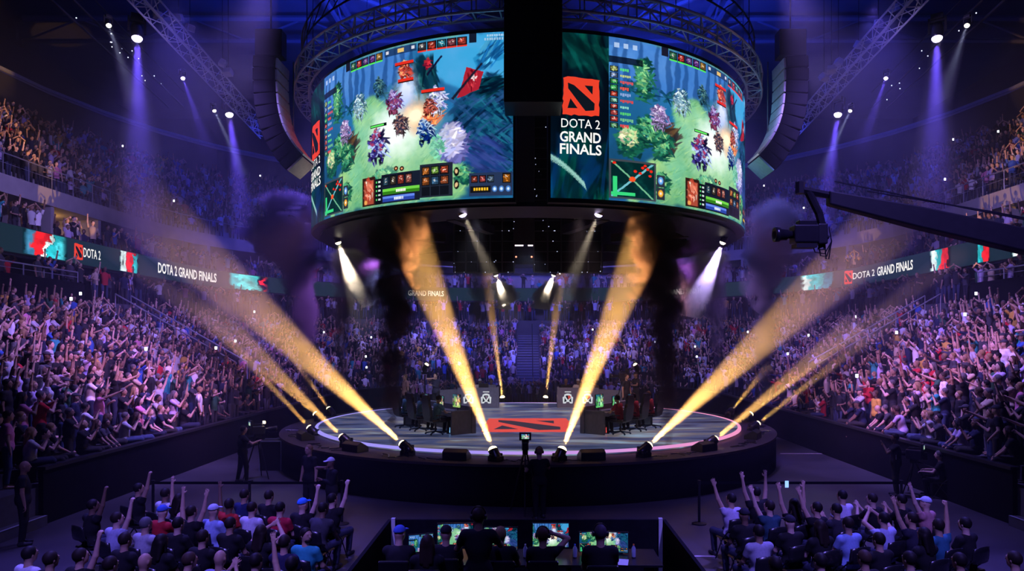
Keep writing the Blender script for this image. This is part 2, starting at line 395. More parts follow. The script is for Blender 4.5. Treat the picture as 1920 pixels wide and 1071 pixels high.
for k in range(1500):
    x, y = rgs.random(), rgs.random()
    if cb[int(y*(CH-1)), int(x*(CW-1))] > .35: shard(x, y, rgs.uniform(.008, .03), rgs.uniform(.002, .006), rgs.uniform(-1.0, -.3), rgs.choice(((.74, .88, .52), (.26, .56, .34), (.58, .80, .44), (.50, .80, .62), (.20, .48, .34))), .32)
shards(Rp(600, 620), .055, .10, ((.30, .22, .18), (.22, .17, .16), (.38, .27, .18), (.16, .15, .18)), 90, .03, .012, -.6, .5)
for c_, rx, ry in ((Lp(215, 700), .05, .10), (Lp(150, 740), .045, .09), (Rp(520, 590), .06, .09), (Rp(440, 620), .05, .08), (Rp(500, 360), .035, .14), (Lp(380, 790), .06, .05), (Lp(215, 860), .03, .06), (Lp(760, 780), .05, .05)):
    shards(c_, rx, ry, ((.06, .22, .22), (.08, .30, .24), (.14, .42, .30)), 110, .022, .010); shards((c_[0]-.008, c_[1]-.02), rx*.7, ry*.7, ((.34, .66, .42), (.55, .78, .50), (.22, .55, .42)), 60, .014, .007)
shards(Rp(430, 610), .035, .06, ((.85, .85, .60), (.65, .78, .55), (.9, .8, .7)), 40, .012, .008)
rock = [Lp(*p) for p in ((690, 450), (740, 420), (800, 380), (860, 330), (915, 340), (950, 500), (957, 780), (800, 790), (750, 640), (690, 560))]
mixin(blur(inpoly(rock, .06), 12)*.95, (.05, .20, .32)); rk = inpoly(rock, .05)
for k in range(900):
    x, y = rgs.uniform(.6, 1), rgs.uniform(.2, .95)
    if rk[int(y*(CH-1)), int(x*(CW-1))] > .5: shard(x, y, rgs.uniform(.02, .07), rgs.uniform(.004, .014), rgs.choice((-.75, -.6, .5, .9))+rgs.uniform(-.2, .2), rgs.choice(((.03, .12, .24), (.02, .08, .16), (.08, .32, .42), (.12, .42, .52), (.16, .30, .50), (.05, .20, .34), (.10, .24, .40))), .7)
shards(Lp(850, 700), .07, .12, ((.14, .20, .46), (.20, .26, .52), (.08, .20, .40)), 80, .05, .012, .6, .3, .6)
mixin(blur(inpoly([Lp(*p) for p in ((770, 260), (830, 200), (900, 150), (914, 260), (840, 290), (800, 330))], .03), 3)*.8, (.12, .48, .70))
shards(Lp(860, 225), .035, .07, ((.10, .40, .66), (.28, .66, .86), (.06, .28, .50)), 40, .05, .010, -.9, .3)
shards(Lp(565, 350), .045, .10, ((.05, .20, .28), (.03, .13, .20), (.10, .32, .34)), 110, .05, .012, 1.2, .5)
shards(Lp(850, 380), .05, .05, ((.03, .14, .20), (.05, .24, .30), (.02, .08, .14)), 70, .04, .010, -.4, .5)
mixin(inpoly([Lp(*p) for p in ((749, 300), (828, 320), (800, 400), (742, 425), (700, 440), (735, 360))], .015), (.62, .12, .18))
shards(Lp(775, 360), .02, .05, ((.45, .06, .12), (.75, .2, .24)), 24, .02, .006, 1.3, .3)
shards(Lp(783, 348), .010, .014, ((.92, .78, .78),), 12, .007, .005)
shards(Lp(578, 285), .012, .03, ((.75, .15, .2), (.35, .05, .14)), 22, .014, .007)
mixin(blur(inpoly([Lp(*p) for p in ((570, 330), (636, 246), (642, 250), (574, 340))], 0), 1), (.08, .06, .16)); mixin(blur(inpoly([Lp(*p) for p in ((680, 440), (815, 280), (822, 284), (690, 446))], 0), 1), (.10, .10, .16))
shards(Lp(690, 640), .060, .115, ((.34, .32, .58), (.26, .28, .54), (.46, .46, .78)), 150, .026, .014); shards(Lp(684, 620), .052, .10, ((.76, .74, .92), (.86, .82, .94), (.62, .64, .90)), 110, .020, .011, -.4, .8); shards(Lp(620, 655), .03, .07, ((.42, .78, .62), (.24, .60, .48)), 50, .013, .008)
# glows and generic figures
blob(Lp(440, 600), .26, .32, (.74, .92, .80), .9, .15, .8); blob(Lp(425, 590), .15, .20, (.97, 1, .99), .7, .2); blob(Lp(520, 480), .14, .12, (.62, .84, .92), 1.0, .2, .6); blob(Lp(478, 395), .07, .17, (.84, .88, 1), .8, .3); blob(Lp(470, 450), .06, .08, (.72, .78, 1), .9, .3, .8)
blob(Lp(540, 510), .11, .13, (1, .60, .34), .8, .3, .9); blob(Lp(522, 515), .065, .08, (1, .95, .80), .7, .3); shards(Lp(600, 520), .04, .04, ((.95, .45, .25), (1, .65, .4), (.7, .25, .2)), 40, .025, .006)
def figure(c_, s, a, b, c2):
    dk = tuple(v*.35 for v in a); shards(c_, .034*s, .062*s, (dk, a), 46, .015*s, .007*s); shards((c_[0]-.004*s, c_[1]-.01*s), .028*s, .052*s, (a, b, c2), 60, .011*s, .005*s); shards((c_[0]-.006*s, c_[1]-.055*s), .014*s, .022*s, (b, c2), 18, .008*s, .005*s)
    shards((c_[0]+.03*s, c_[1]+.01*s), .012*s, .03*s, (a, c2), 10, .016*s, .003*s, .9, .3); shards((c_[0]-.015*s, c_[1]+.055*s), .008*s, .02*s, (dk, a), 8, .009*s, .004*s, 1.5, .2); shards((c_[0]+.012*s, c_[1]+.055*s), .008*s, .02*s, (dk, a), 8, .009*s, .004*s, 1.5, .2)
figure(Lp(355, 655), 1.6, (.20, .16, .48), (.62, .20, .34), (.62, .70, .95)); figure(Lp(425, 460), 1.1, (.52, .20, .34), (.70, .62, .86), (.3, .2, .5))
figure(Lp(615, 450), 1.2, (.78, .80, .95), (.95, .95, 1), (.5, .5, .78)); figure(Lp(565, 590), 1.1, (.05, .14, .42), (.12, .30, .62), (.7, .8, .9))
figure(Lp(272, 480), 1.2, (.50, .66, .74), (.82, .92, .94), (.2, .35, .5)); figure(Lp(208, 590), 1.1, (.62, .52, .74), (.86, .78, .94), (.4, .3, .5))
figure(Lp(455, 560), 1.0, (.34, .26, .30), (.60, .40, .36), (.14, .14, .22)); figure(Lp(475, 320), .9, (.80, .28, .22), (.98, .62, .40), (.5, .1, .1))
figure(Lp(360, 390), .9, (.14, .30, .38), (.34, .52, .50), (.1, .2, .3)); figure(Lp(585, 480), .8, (.75, .30, .24), (.9, .5, .4), (.3, .1, .12))
for x, y, w_ in ((470, 280, .09), (477, 355, .075), (598, 400, .10)):
    q = Lp(x, y); rect((q[0]-w_/2, q[1]-.008), (q[0]+w_/2, q[1]+.010), (.85, .16, .12)); rect((q[0]-w_/2, q[1]+.010), (q[0]+w_/2, q[1]+.016), (.15, .04, .04))
q = Lp(355, 560); rect((q[0]-.045, q[1]-.010), (q[0]+.045, q[1]+.012), (.05, .10, .10)); rect((q[0]-.042, q[1]-.006), (q[0]+.03, q[1]+.006), (.35, .9, .35))
for x in (434, 460): blob(Lp(x, 752), .012, .017, (.15, .05, .05), .2, 0); blob(Lp(x, 752), .006, .009, (.9, .6, .4), .3, 0)
# interface
rg = np.random.RandomState(5)
def icon(a, b, c1, c2=None):
    x0, x1 = sorted((a[0], b[0])); y0, y1 = sorted((a[1], b[1])); rect((x0, y0), (x1, y1), (.05, .06, .08)); dx, dy = (x1-x0)*.1, (y1-y0)*.1
    rect((x0+dx, y0+dy), (x1-dx, y1-dy), [v*.45 for v in c1]); cx, cy = (x0+x1)/2, (y0+y1)/2
    shards((cx, cy), (x1-x0)*.33, (y1-y0)*.33, (c1, [v*.6 for v in c1]), 14, (x1-x0)*.22, (x1-x0)*.10); shards((cx, cy-(y1-y0)*.08), (x1-x0)*.20, (y1-y0)*.22, (c2 or (.95, .88, .8), c1), 8, (x1-x0)*.14, (x1-x0)*.07)
rect((.0, 0), (.12, .05), (.22, .40, .68), .7)
for k in range(3): rect((.02+k*.035, .03), (.038+k*.035, .06), (.72, .80, .92), .8)
rect((.0, .115), (.13, .155), (.03, .05, .09), .8)
pal = [(.3, .8, .45), (.7, .75, .45), (.8, .3, .3), (.85, .3, .25), (.5, .6, .8), (.8, .25, .25), (.5, .8, .7), (.3, .75, .4), (.4, .7, .5), (.85, .25, .25)]
for k in range(10):
    y = .175+k*.0385; icon((.004, y), (.034, y+.034), pal[(k*3+1) % 10])
    for j in range(4+k % 3): rect((.042+j*.0085, y+.010), (.049+j*.0085, y+.024+.004*(j % 2)), pal[k])
y0_, y1_ = .012, .062
rect((.21, 0), (.24, .055), (.1, .1, .16)); 
for k in range(5):
    icon((.245+k*.040, y0_), (.282+k*.040, y1_), [(.3, .6, .45), (.75, .2, .2), (.5, .35, .7), (.45, .25, .6), (.8, .6, .3)][k]); rect((.245+k*.040, y1_), (.282+k*.040, y1_+.009), (.3, .85, .35))
rect((.455, .01), (.61, .055), (.08, .14, .26), .7); rect((.52, .02), (.55, .045), (.85, .7, .4))
rect((.46, .02), (.475, .04), (.8, .8, .85)); rect((.585, .02), (.60, .04), (.8, .8, .85))
for k in range(5):
    icon((.615+k*.042, y0_), (.654+k*.042, y1_), [(.35, .35, .4), (.8, .25, .2), (.25, .6, .7), (.6, .3, .35), (.85, .3, .25)][k]); rect((.615+k*.042, y1_), (.654+k*.042, y1_+.009), (.85, .2, .15))
rect((.83, .0), (.86, .055), (.08, .1, .16))
for k in range(11): rect((.90+k*.009, .012), (.9065+k*.009, .026), (.7, .8, .9), .8); rect((.89+k*.0095, .034), (.8965+k*.0095, .048), (.65, .75, .85), .8)
# minimap
mm0, mm1 = (.0, .745), (.185, .985)
rect(mm0, mm1, (.22, .25, .28)); rect((.008, .757), (.178, .975), (.03, .14, .15))
mmk = ((U_ > .008) & (U_ < .178) & (V_ > .757) & (V_ < .975)).astype(float)
mixin(mmk*np.clip(n3*3-1.5, 0, 1)*.8, (.06, .30, .28)); mixin(mmk*(np.abs((U_-.09)*1.0+(V_-.865)*.75) < .006), (.4, .7, .75)); mixin(mmk*(np.abs((U_-.09)*1.0-(V_-.865)*.75) < .005)*.8, (.5, .8, .6))
mixin(mmk*(np.abs(V_-.955) < .010)*(U_ < .10), (.2, .8, .45)); mixin(mmk*(np.abs(U_-.022) < .008)*(V_ > .85), (.2, .8, .45))
for a_, b_ in ((.14, .77), (.15, .79), (.165, .80), (.13, .785), (.12, .82), (.16, .83), (.02, .768), (.10, .81)): blob((a_, b_), .008, .010, (.9, .15, .1), .3, 0)
blob((.09, .86), .014, .018, (.95, .3, .15), .3, .5)
for y, col in ((.85, (.35, .6, .9)), (.93, (.95, .65, .2))): rect((.188, y-.035), (.225, y+.04), (.16, .18, .22)); blob((.206, y), .014, .028, col, .3, .1); blob((.206, y), .007, .014, (.9, .9, .9), .4, .3)
# hero panel
rect((.325, .80), (.40, .985), (.18, .10, .09)); rect((.335, .82), (.392, .975), (.62, .26, .20)); shards((.362, .89), .024, .075, ((.95, .80, .72), (.70, .25, .18), (.85, .45, .35)), 40, .022, .008, 1.1, .6); blob((.345, .96), .012, .018, (.9, .6, .3), .4, .2)
rect((.40, .82), (.435, .985), (.05, .07, .10))
for k in range(5): rect((.405, .835+k*.028), (.412, .847+k*.028), (.3, .8, .4)); rect((.417, .835+k*.028), (.430, .847+k*.028), (.75, .8, .8))
rect((.435, .80), (.625, .985), (.09, .11, .17))
icon((.442, .81), (.475, .875), (.25, .4, .5))
for k, col in enumerate(((.35, .30, .25), (.8, .3, .25), (.8, .45, .4))): icon((.48+k*.038, .81), (.513+k*.038, .875), col)
rect((.442, .893), (.622, .930), (.18, .45, .10)); rect((.442, .893), (.622, .910), (.40, .78, .25)); rect((.442, .940), (.60, .975), (.16, .25, .62)); rect((.442, .940), (.60, .955), (.35, .48, .88))
for k in range(6): rect((.512+k*.008, .903), (.5175+k*.008, .919), (.95, .98, .9)); rect((.502+k*.008, .951), (.5075+k*.008, .966), (.9, .93, 1))
rect((.625, .77), (.765, .975), (.12, .14, .19))
for r_ in range(3):
    for k in range(3):
        if r_ < 2: icon((.632+k*.040, .785+r_*.062), (.668+k*.040, .84+r_*.062), [(.8, .45, .2), (.5, .7, .3), (.85, .35, .25), (.75, .4, .2), (.3, .5, .7), (.8, .4, .25)][r_*3+k])
        else: rect((.632+k*.040, .91), (.668+k*.040, .965), (.07, .08, .11))
for y in (.83, .91): blob((.80-.02, y), .012, .03, (.05, .05, .06), .2, 0); blob((.78, y), .007, .016, (.85, .7, .5), .4, .8)
rect((.83, .845), (.998, .985), (.14, .19, .30)); rect((.835, .925), (.915, .965), (.08, .08, .10))
for k in range(6): rect((.848+k*.010, .935), (.855+k*.010, .953), (.95, .72, .15))
for k in range(3): icon((.838+k*.032, .86), (.864+k*.032, .905), [(.7, .3, .25), (.75, .3, .3), (.4, .5, .6)][k])
icon((.96, .85), (.992, .91), (.9, .5, .15))
for k in range(3): blob((.930+k*.026, .945), .011, .020, (.25, .45, .75), .25, 0); blob((.930+k*.026, .945), .006, .011, (.8, .9, 1), .4, .2)
img = np.clip(img, 0, 1)**.98
game = img**2.1
rgs = random.Random(5)
# banner picture: dark teal with green and blue sweeps
BW, BH = 130, 420
img = np.zeros((BH, BW, 3)); U_, V_ = np.meshgrid((np.arange(BW)+.5)/BW, (np.arange(BH)+.5)/BH); n1, n2, n3 = fbm(BH, BW, 11), fbm(BH, BW, 12, 6), fbm(BH, BW, 13, 14)
img[:] = np.array((.02, .07, .11))*(.6+n1[..., None]); edge = np.clip(np.abs(V_-.47)*4-.85, 0, 1)
mixin(edge*np.clip(n1*2.4-.8, 0, 1)*.9, (.03, .30, .33)); mixin(edge*np.clip(n2*3-1.5, 0, 1)*.8, (.05, .42, .30)); mixin(edge*np.clip(n3*3-1.8, 0, 1)*(V_ > .7)*.9, (.05, .30, .60))
mixin(blur(inpoly([(0, .02), (1, .07), (1, .18), (.75, .12), (.4, .10)], .05), 2)*.8, (.10, .42, .36)); mixin(blur(inpoly([(.2, .1), (.8, .16), (.6, .26), (.3, .2)], .08), 5)*.8, (.0, .12, .14))
CW, CH = BW, BH
shards((.5, .80), .5, .14, ((.03, .22, .22), (.04, .34, .30), (.05, .22, .42), (.02, .10, .14)), 60, .22, .07, -.5, .7, .6); shards((.5, .10), .5, .06, ((.05, .30, .28), (.02, .12, .14)), 24, .3, .05, .3, .3, .5)
for k in range(40): shard(.0+.015*k, .76+.17*(k/40)**1.3, .03, .007, .75, (.6, .8, .75), .9)
banner = np.clip(img, 0, 1)**2.2
def curved_grid(name, pic, t0, t1, z0, z1, r, m, parent, nx, ny):
    h, w_, _ = pic.shape; t = np.linspace(R(t0), R(t1), nx+1); z = np.linspace(z1, z0, ny+1)
    T, Z = np.meshgrid(t, z); V = np.stack([r*np.sin(T), D0-r*np.cos(T), Z], -1).reshape(-1, 3)
    i = (np.arange(ny)[:, None]*(nx+1)+np.arange(nx)[None]).ravel(); Q = np.stack([i, i+nx+1, i+nx+2, i+1], 1)
    cy = np.linspace(0, h-1, ny).round().astype(int); cx = np.linspace(0, w_-1, nx).round().astype(int)
    me = npmesh(name, V, Q, m, pic[cy][:, cx].reshape(-1, 3), True, 'FACE'); o = bpy.data.objects.new(name, me); return link(o, parent)
scrm = attrmat('screen_picture', 1.15)
M['red_glow'] = emat('logo_red', (.85, .055, .025), 1.0, False); M['white_glow'] = emat('lettering_white', (.95, .92, .88), 1.1, False); M['dark_glow'] = emat('logo_dark', (.004, .008, .014), 1, False)
DIAG = [[(.13, .85), (.30, .79), (.87, .33), (.86, .15), (.62, .12), (.14, .70)], [(.60, .80), (.82, .80), (.81, .58)], [(.20, .43), (.39, .18), (.12, .17)]]
def rough_square(n=9, a=.025, seed=3):
    rg = random.Random(seed); pts = []
    for (x0, y0), (x1, y1) in (((0, 0), (1, 0)), ((1, 0), (1, 1)), ((1, 1), (0, 1)), ((0, 1), (0, 0))):
        for k in range(n): t = k/n; pts.append((x0+(x1-x0)*t+rg.uniform(-a, a), y0+(y1-y0)*t+rg.uniform(-a, a)))
    return pts
def put_logo(parent, fn, cx, cy, s):                      # fn(x, y, h) -> point
    MB().prism(rough_square(), 0, .02, lambda x, y, h: fn(cx+(x-.5)*s, cy+(y-.5)*s, h)).build('logo', M['red_glow'], parent)
    m_ = MB()
    for q in DIAG: m_.prism(q, .0, .035, lambda x, y, h: fn(cx+(x-.5)*s, cy+(y-.5)*s, h))
    m_.build('logo_cutout', M['dark_glow'], parent)
def put_text(parent, fn, txt, cx, cy, size, sx=1.0, bold=0, m='white_glow', width=None):
    vs, fs = text_mesh(txt, 1.0, bold); w_ = max(v[0] for v in vs)-min(v[0] for v in vs); sx = width/(w_*size) if width else sx
    MB().add([fn(cx+x*size*sx, cy+y*size, .03) for x, y in vs], fs).build('lettering', M[m], parent)
def shell(name, t0, t1, r0, r1, z0, z1, m, parent, n=24):
    vs = []; fs = []
    for k in range(n+1):
        t = R(t0+(t1-t0)*k/n); vs += [cyl(t, z0, r0), cyl(t, z0, r1), cyl(t, z1, r1), cyl(t, z1, r0)]
    for k in range(n):
        for j in range(4): fs.append((4*k+j, 4*k+(j+1) % 4, 4*k+4+(j+1) % 4, 4*k+4+j))
    fs += [(3, 2, 1, 0), (4*n, 4*n+1, 4*n+2, 4*n+3)]
    return MB().add(vs, fs).build(name, m, parent)
for side, nm, (g0, g1), (b0, b1) in ((-1, 'left', (-54, -2.9), (-69, -54)), (1, 'right', (16.1, 74.1), (4.4, 16.1))):
    t = empty('led_screen', (0, 0, 0), 0, ('curved LED game screen of the hanging ring, left one, banner strip at its outer edge' if side < 0 else 'curved LED game screen of the hanging ring, right one, large banner at its inner edge'), 'screen', 'curved screens of the hanging ring')
    curved_grid('picture_panel', game, g0, g1, ZB, ZT, RS, scrm, t, 620, 400)
    curved_grid('banner_panel', banner, b0, b1, ZB, ZT, RS, scrm, t, 110, 300)
    lo, hi = min(g0, b0), max(g1, b1)
    shell('housing', lo-.5, hi+.5, RS-.35, RS-.03, ZB-.12, ZT+.12, M['black'], t, 40)
    shell('screen_back', hi+1, 180+lo if side > 0 else 180, RS-.35, RS, ZB, ZT, M['black'], t, 30) if side > 0 else shell('screen_back', -180, lo-1, RS-.35, RS, ZB, ZT, M['black'], t, 30)
    bt = R((b0+b1)/2); bw = R(b1-b0)*RS; fn = lambda x, y, h, bt=bt: cyl(bt+x/RS, y, RS+h); k_ = bw/1.69
    put_logo(t, fn, 0 if side < 0 else .02, 11.24, 1.04*min(k_, 1.1))
    put_text(t, fn, 'DOTA 2', 0, 10.46, .36, width=1.12*k_); put_text(t, fn, 'GRAND', 0, 10.08, .40, bold=.02, width=1.18*k_); put_text(t, fn, 'FINALS', 0, 9.74, .40, bold=.02, width=1.20*k_)
# ================================================================ ribbon boards
def dense(d):
    pts = []
    for y in np.arange(6, 41, .25): pts.append((-11.5-d, y))
    for a in np.linspace(0, math.pi/2, 90): pts.append((-2.5-(9+d)*math.cos(a), 41+(9+d)*math.sin(a)))
    pts = pts+[(-x, y) for x, y in reversed(pts)]; p = np.array(pts); s_ = np.r_[0, np.cumsum(np.hypot(*np.diff(p, axis=0).T))]; return p, s_
RP, RSA = dense(9.5); RPX = AX+F*RP[:, 0]/RP[:, 1]
def s_of(px):
    m_ = (RSA > 10) & (RSA < RSA[-1]-10); return float(np.interp(px, RPX[m_], RSA[m_]))
def rib(s_, z, h):
    x = np.interp(s_, RSA, RP[:, 0]); y = np.interp(s_, RSA, RP[:, 1]); x2 = np.interp(s_+.05, RSA, RP[:, 0]); y2 = np.interp(s_+.05, RSA, RP[:, 1])
    tx, ty = x2-x, y2-y; l = math.hypot(tx, ty) or 1; return (x+ty/l*h, y-tx/l*h, z)
rm = emat('ribbon_teal', (.010, .028, .045), .9, False); ZR0, ZR1 = 8.05, 9.15; zc = (ZR0+ZR1)/2
def rib_board(s0, s1, name, h, z0, z1, m, parent, n):
    vs = []; fs = []
    for k in range(n+1):
        s_ = s0+(s1-s0)*k/n; vs += [rib(s_, z0, h), rib(s_, z1, h), rib(s_, z1, h-.06), rib(s_, z0, h-.06)]
    for k in range(n):
        for j in range(4): fs.append((4*k+j, 4*k+(j+1) % 4, 4*k+4+(j+1) % 4, 4*k+4+j))
    return MB().add(vs, fs).build(name, m, parent)
ribm = attrmat('ribbon_picture', 1.3)
def rib_pic(px0, px1, parent, cols, seed):
    s0, s1 = s_of(px0), s_of(px1); nx, ny = 60, 14; n_ = fbm(ny, nx, seed, 3, 4); u = np.linspace(0, 1, nx)[None]; pic = np.zeros((ny, nx, 3))
    for (a, b, c_) in cols:
        m_ = np.clip(1-np.abs((u+(n_-.5)*.5-(a+b)/2)/((b-a)/2)), 0, 1)*3; m_ = np.clip(m_, 0, 1)[..., None]; pic = pic*(1-m_)+np.array(c_)*m_
    e = (np.clip(np.minimum(u, 1-u)*8, 0, 1))[..., None]; pic = (pic*(.5+n_[..., None]))*e+np.array((.05, .16, .19))*(1-e)
    V = [rib(s0+(s1-s0)*i/nx, ZR1-.03-(ZR1-ZR0-.06)*j/ny, .02) for j in range(ny+1) for i in range(nx+1)]
    i = (np.arange(ny)[:, None]*(nx+1)+np.arange(nx)[None]).ravel(); Q = np.stack([i, i+nx+1, i+nx+2, i+1], 1)
    link(bpy.data.objects.new('picture', npmesh('picture', V, Q, ribm, np.clip(pic, 0, 1).reshape(-1, 3)**2.2, False, 'FACE')), parent)
half = RSA[-1]/2; CY, RD, WH = (.15, .62, .66), (.85, .14, .16), (.85, .92, .92)
for side, nm in ((-1, 'left'), (1, 'right')):
    t = empty('ribbon_display', (0, 0, 0), 0, 'long LED ribbon board on the %s balcony front reading %s' % (nm, 'DOTA 2 twice over' if side < 0 else 'DOTA 2 GRAND FINALS'), 'LED ribbon')
    rib_board(*((4, half) if side < 0 else (half, RSA[-1]-4)), 'board', 0, ZR0, ZR1, rm, t, 90)
    def rt(txt, a, b, size, bold=.01, logo=None):
        sa, sb = s_of(a), s_of(b); fn = lambda x, y, h: rib(x, y, h)
        vs, fs = text_mesh(txt, 1.0, bold); x0, x1 = min(v[0] for v in vs), max(v[0] for v in vs)
        MB().add([rib(sa+(x-x0)/(x1-x0)*(sb-sa), zc+y*size, .04) for x, y in vs], fs).build('lettering', M['white_glow'], t)
    if side < 0:
        rt('GRAND FINALS', 765, 832, .62, .015); rt('DOTA 2', 155, 187, .62); rt('DOTA 2 GRAND FINALS', 295, 405, .80, .025); s0 = s_of(146); put_logo(t, lambda x, y, h: rib(s0+x*.8, zc+y, h+.02), 0, 0, .72)
        rib_pic(41, 126, t, ((.0, .35, (.25, .5, .65)), (.2, .55, RD), (.5, .62, WH), (.6, .85, CY), (.8, 1.0, (.25, .7, .75))), 21); rib_pic(222, 260, t, ((0, .4, WH), (.35, .75, RD), (.7, 1, CY)), 22); rib_pic(425, 505, t, ((0, .5, CY), (.3, .75, (.3, .8, .8)), (.8, 1, RD)), 23)
    else:
        rt('GRAND FINALS', 1248, 1318, .62, .015); rt('DOTA 2', 1600, 1641, .56); rt('GRAND FINALS', 1646, 1713, .72, .025); s0 = s_of(1592); put_logo(t, lambda x, y, h: rib(s0+x, zc+y, h+.02), 0, 0, .85)
        rib_pic(1499, 1568, t, ((0, .35, WH), (.2, .7, CY), (.6, 1, (.1, .4, .5))), 24); rib_pic(1743, 1785, t, ((0, .4, WH), (.3, .6, CY), (.5, .85, RD)), 25); rib_pic(1832, 1858, t, ((0, .5, CY), (.4, 1, RD)), 26); rib_pic(1895, 1950, t, ((0, .4, WH), (.3, .7, RD), (.6, 1, WH)), 27)
# ================================================================ stage
RL, RO, ZS, ZA = 8.11, 9.33, 1.25, 1.10
st = empty('round_stage', (0, 27.3, 0), 0, 'large round LED stage with glowing rim and black skirt, centre of the arena', 'stage')
MB().lathe([(RO, 0), (RO, ZA), (RL-.02, ZA+.001)], 96).build('skirt', M['blackcloth'], st, True)
MB().lathe([(RO+.03, ZA-.05), (RO+.03, ZA+.02), (RL-.05, ZA+.02)], 96).build('apron_deck', M['apron'], st)
m = bpy.data.materials.new('led_floor'); n, o = nt(m)       # LED floor tiles: cloudy stone picture, dim, under a glossy cover
b = n.nodes.new('ShaderNodeBsdfPrincipled'); b.inputs['Roughness'].default_value = .38; b.inputs['Base Color'].default_value = (.05, .05, .06, 1)
tc = n.nodes.new('ShaderNodeTexCoord'); mp = n.nodes.new('ShaderNodeMapping'); mp.inputs['Scale'].default_value = (.22, .7, 1)
no = n.nodes.new('ShaderNodeTexNoise'); no.inputs['Scale'].default_value = 1.7; no.inputs['Detail'].default_value = 6; no.inputs['Distortion'].default_value = .6
cr = n.nodes.new('ShaderNodeValToRGB'); e = cr.color_ramp.elements
e[0].position = .36; e[0].color = (.010, .014, .03, 1); e[1].position = .68; e[1].color = (.20, .29, .40, 1)
k = e.new(.48); k.color = (.045, .06, .14, 1); k = e.new(.58); k.color = (.12, .10, .10, 1)
n.links.new(tc.outputs['Object'], mp.inputs[0]); n.links.new(mp.outputs[0], no.inputs['Vector']); n.links.new(no.outputs[0], cr.inputs[0])
n.links.new(cr.outputs[0], b.inputs['Emission Color']); b.inputs['Emission Strength'].default_value = 1.1; n.links.new(b.outputs[0], o.inputs[0]); m.cycles.emission_sampling = 'NONE'
MB().lathe([(RL-.09, ZA+.03), (RL-.09, ZS), (1e-4, ZS)], 96).build('led_floor', m, st)
m = bpy.data.materials.new('rim_light'); n, o = nt(m)       # the rim strip: lavender, pink round one side
tc = n.nodes.new('ShaderNodeTexCoord'); sp = n.nodes.new('ShaderNodeSeparateXYZ'); mr = n.nodes.new('ShaderNodeMapRange'); mr.inputs[1].default_value = -2; mr.inputs[2].default_value = 6
mx = n.nodes.new('ShaderNodeMix'); mx.data_type = 'RGBA'; mx.inputs[6].default_value = (.38, .32, 1, 1); mx.inputs[7].default_value = (1, .34, .62, 1)
em = n.nodes.new('ShaderNodeEmission'); em.inputs[1].default_value = .95
n.links.new(tc.outputs['Object'], sp.inputs[0]); n.links.new(sp.outputs[0], mr.inputs[0]); n.links.new(mr.outputs[0], mx.inputs[0]); n.links.new(mx.outputs[2], em.inputs[0]); n.links.new(em.outputs[0], o.inputs[0]); m.cycles.emission_sampling = 'NONE'
MB().lathe([(RL+.03, ZA+.09), (RL+.03, ZS-.01), (RL+.02, ZS+.012), (RL-.09, ZS+.012), (RL-.09, ZS-.02)], 120).build('rim_strip', m, st)
fl = lambda x, y, h: ((x-.5)*3.2, -1.55+(y-.5)*4.3, ZS+.004+h*.2)
m_ = MB().prism(rough_square(12, .012, 8), 0, .012, fl); m_.build('floor_logo', emat('floor_logo_red', (.80, .085, .075), .95, False), st)
m_ = MB()
for q in DIAG: m_.prism(q, 0, .03, fl)
m_.build('floor_logo_cutout', emat('floor_logo_dark', (.10, .07, .12), .5, False), st)
# ================================================================ moving lights and their beams
def hazemat(name, dens, fade, wisps=.5, col=(1, 1, 1)):
    m = bpy.data.materials.new(name); n, o = nt(m); L = n.links
    tc = n.nodes.new('ShaderNodeTexCoord'); sp = n.nodes.new('ShaderNodeSeparateXYZ'); L.new(tc.outputs['Object'], sp.inputs[0])
    d = n.nodes.new('ShaderNodeMath'); d.operation = 'DIVIDE'; d.inputs[1].default_value = -fade; L.new(sp.outputs[2], d.inputs[0])
    ex = n.nodes.new('ShaderNodeMath'); ex.operation = 'EXPONENT'; L.new(d.outputs[0], ex.inputs[0])
    no = n.nodes.new('ShaderNodeTexNoise'); no.inputs['Scale'].default_value = 1.3; no.inputs['Detail'].default_value = 3; L.new(tc.outputs['Object'], no.inputs['Vector'])
    mr = n.nodes.new('ShaderNodeMapRange'); mr.inputs[1].default_value = .3; mr.inputs[2].default_value = .7; mr.inputs[3].default_value = dens*(1-wisps); mr.inputs[4].default_value = dens*(1+wisps); L.new(no.outputs[0], mr.inputs[0])
    mu = n.nodes.new('ShaderNodeMath'); mu.operation = 'MULTIPLY'; L.new(ex.outputs[0], mu.inputs[0]); L.new(mr.outputs[0], mu.inputs[1])
    vs = n.nodes.new('ShaderNodeVolumeScatter'); vs.inputs['Color'].default_value = (*col, 1); L.new(mu.outputs[0], vs.inputs['Density']); L.new(vs.outputs[0], o.inputs['Volume'])
    return m
HZ = hazemat('haze_golden_beam', .10, 11, .35); HZ2 = hazemat('haze_blue_beam', .07, 5, .2); HZ3 = hazemat('haze_white_beam', .10, 2.2, .3)
GL = emat('lens_gold', (1, .72, .30), 14, False); BL = emat('lens_violet', (.75, .62, 1), 9, False); WL = emat('lens_white', (1, .88, .70), 8, False)
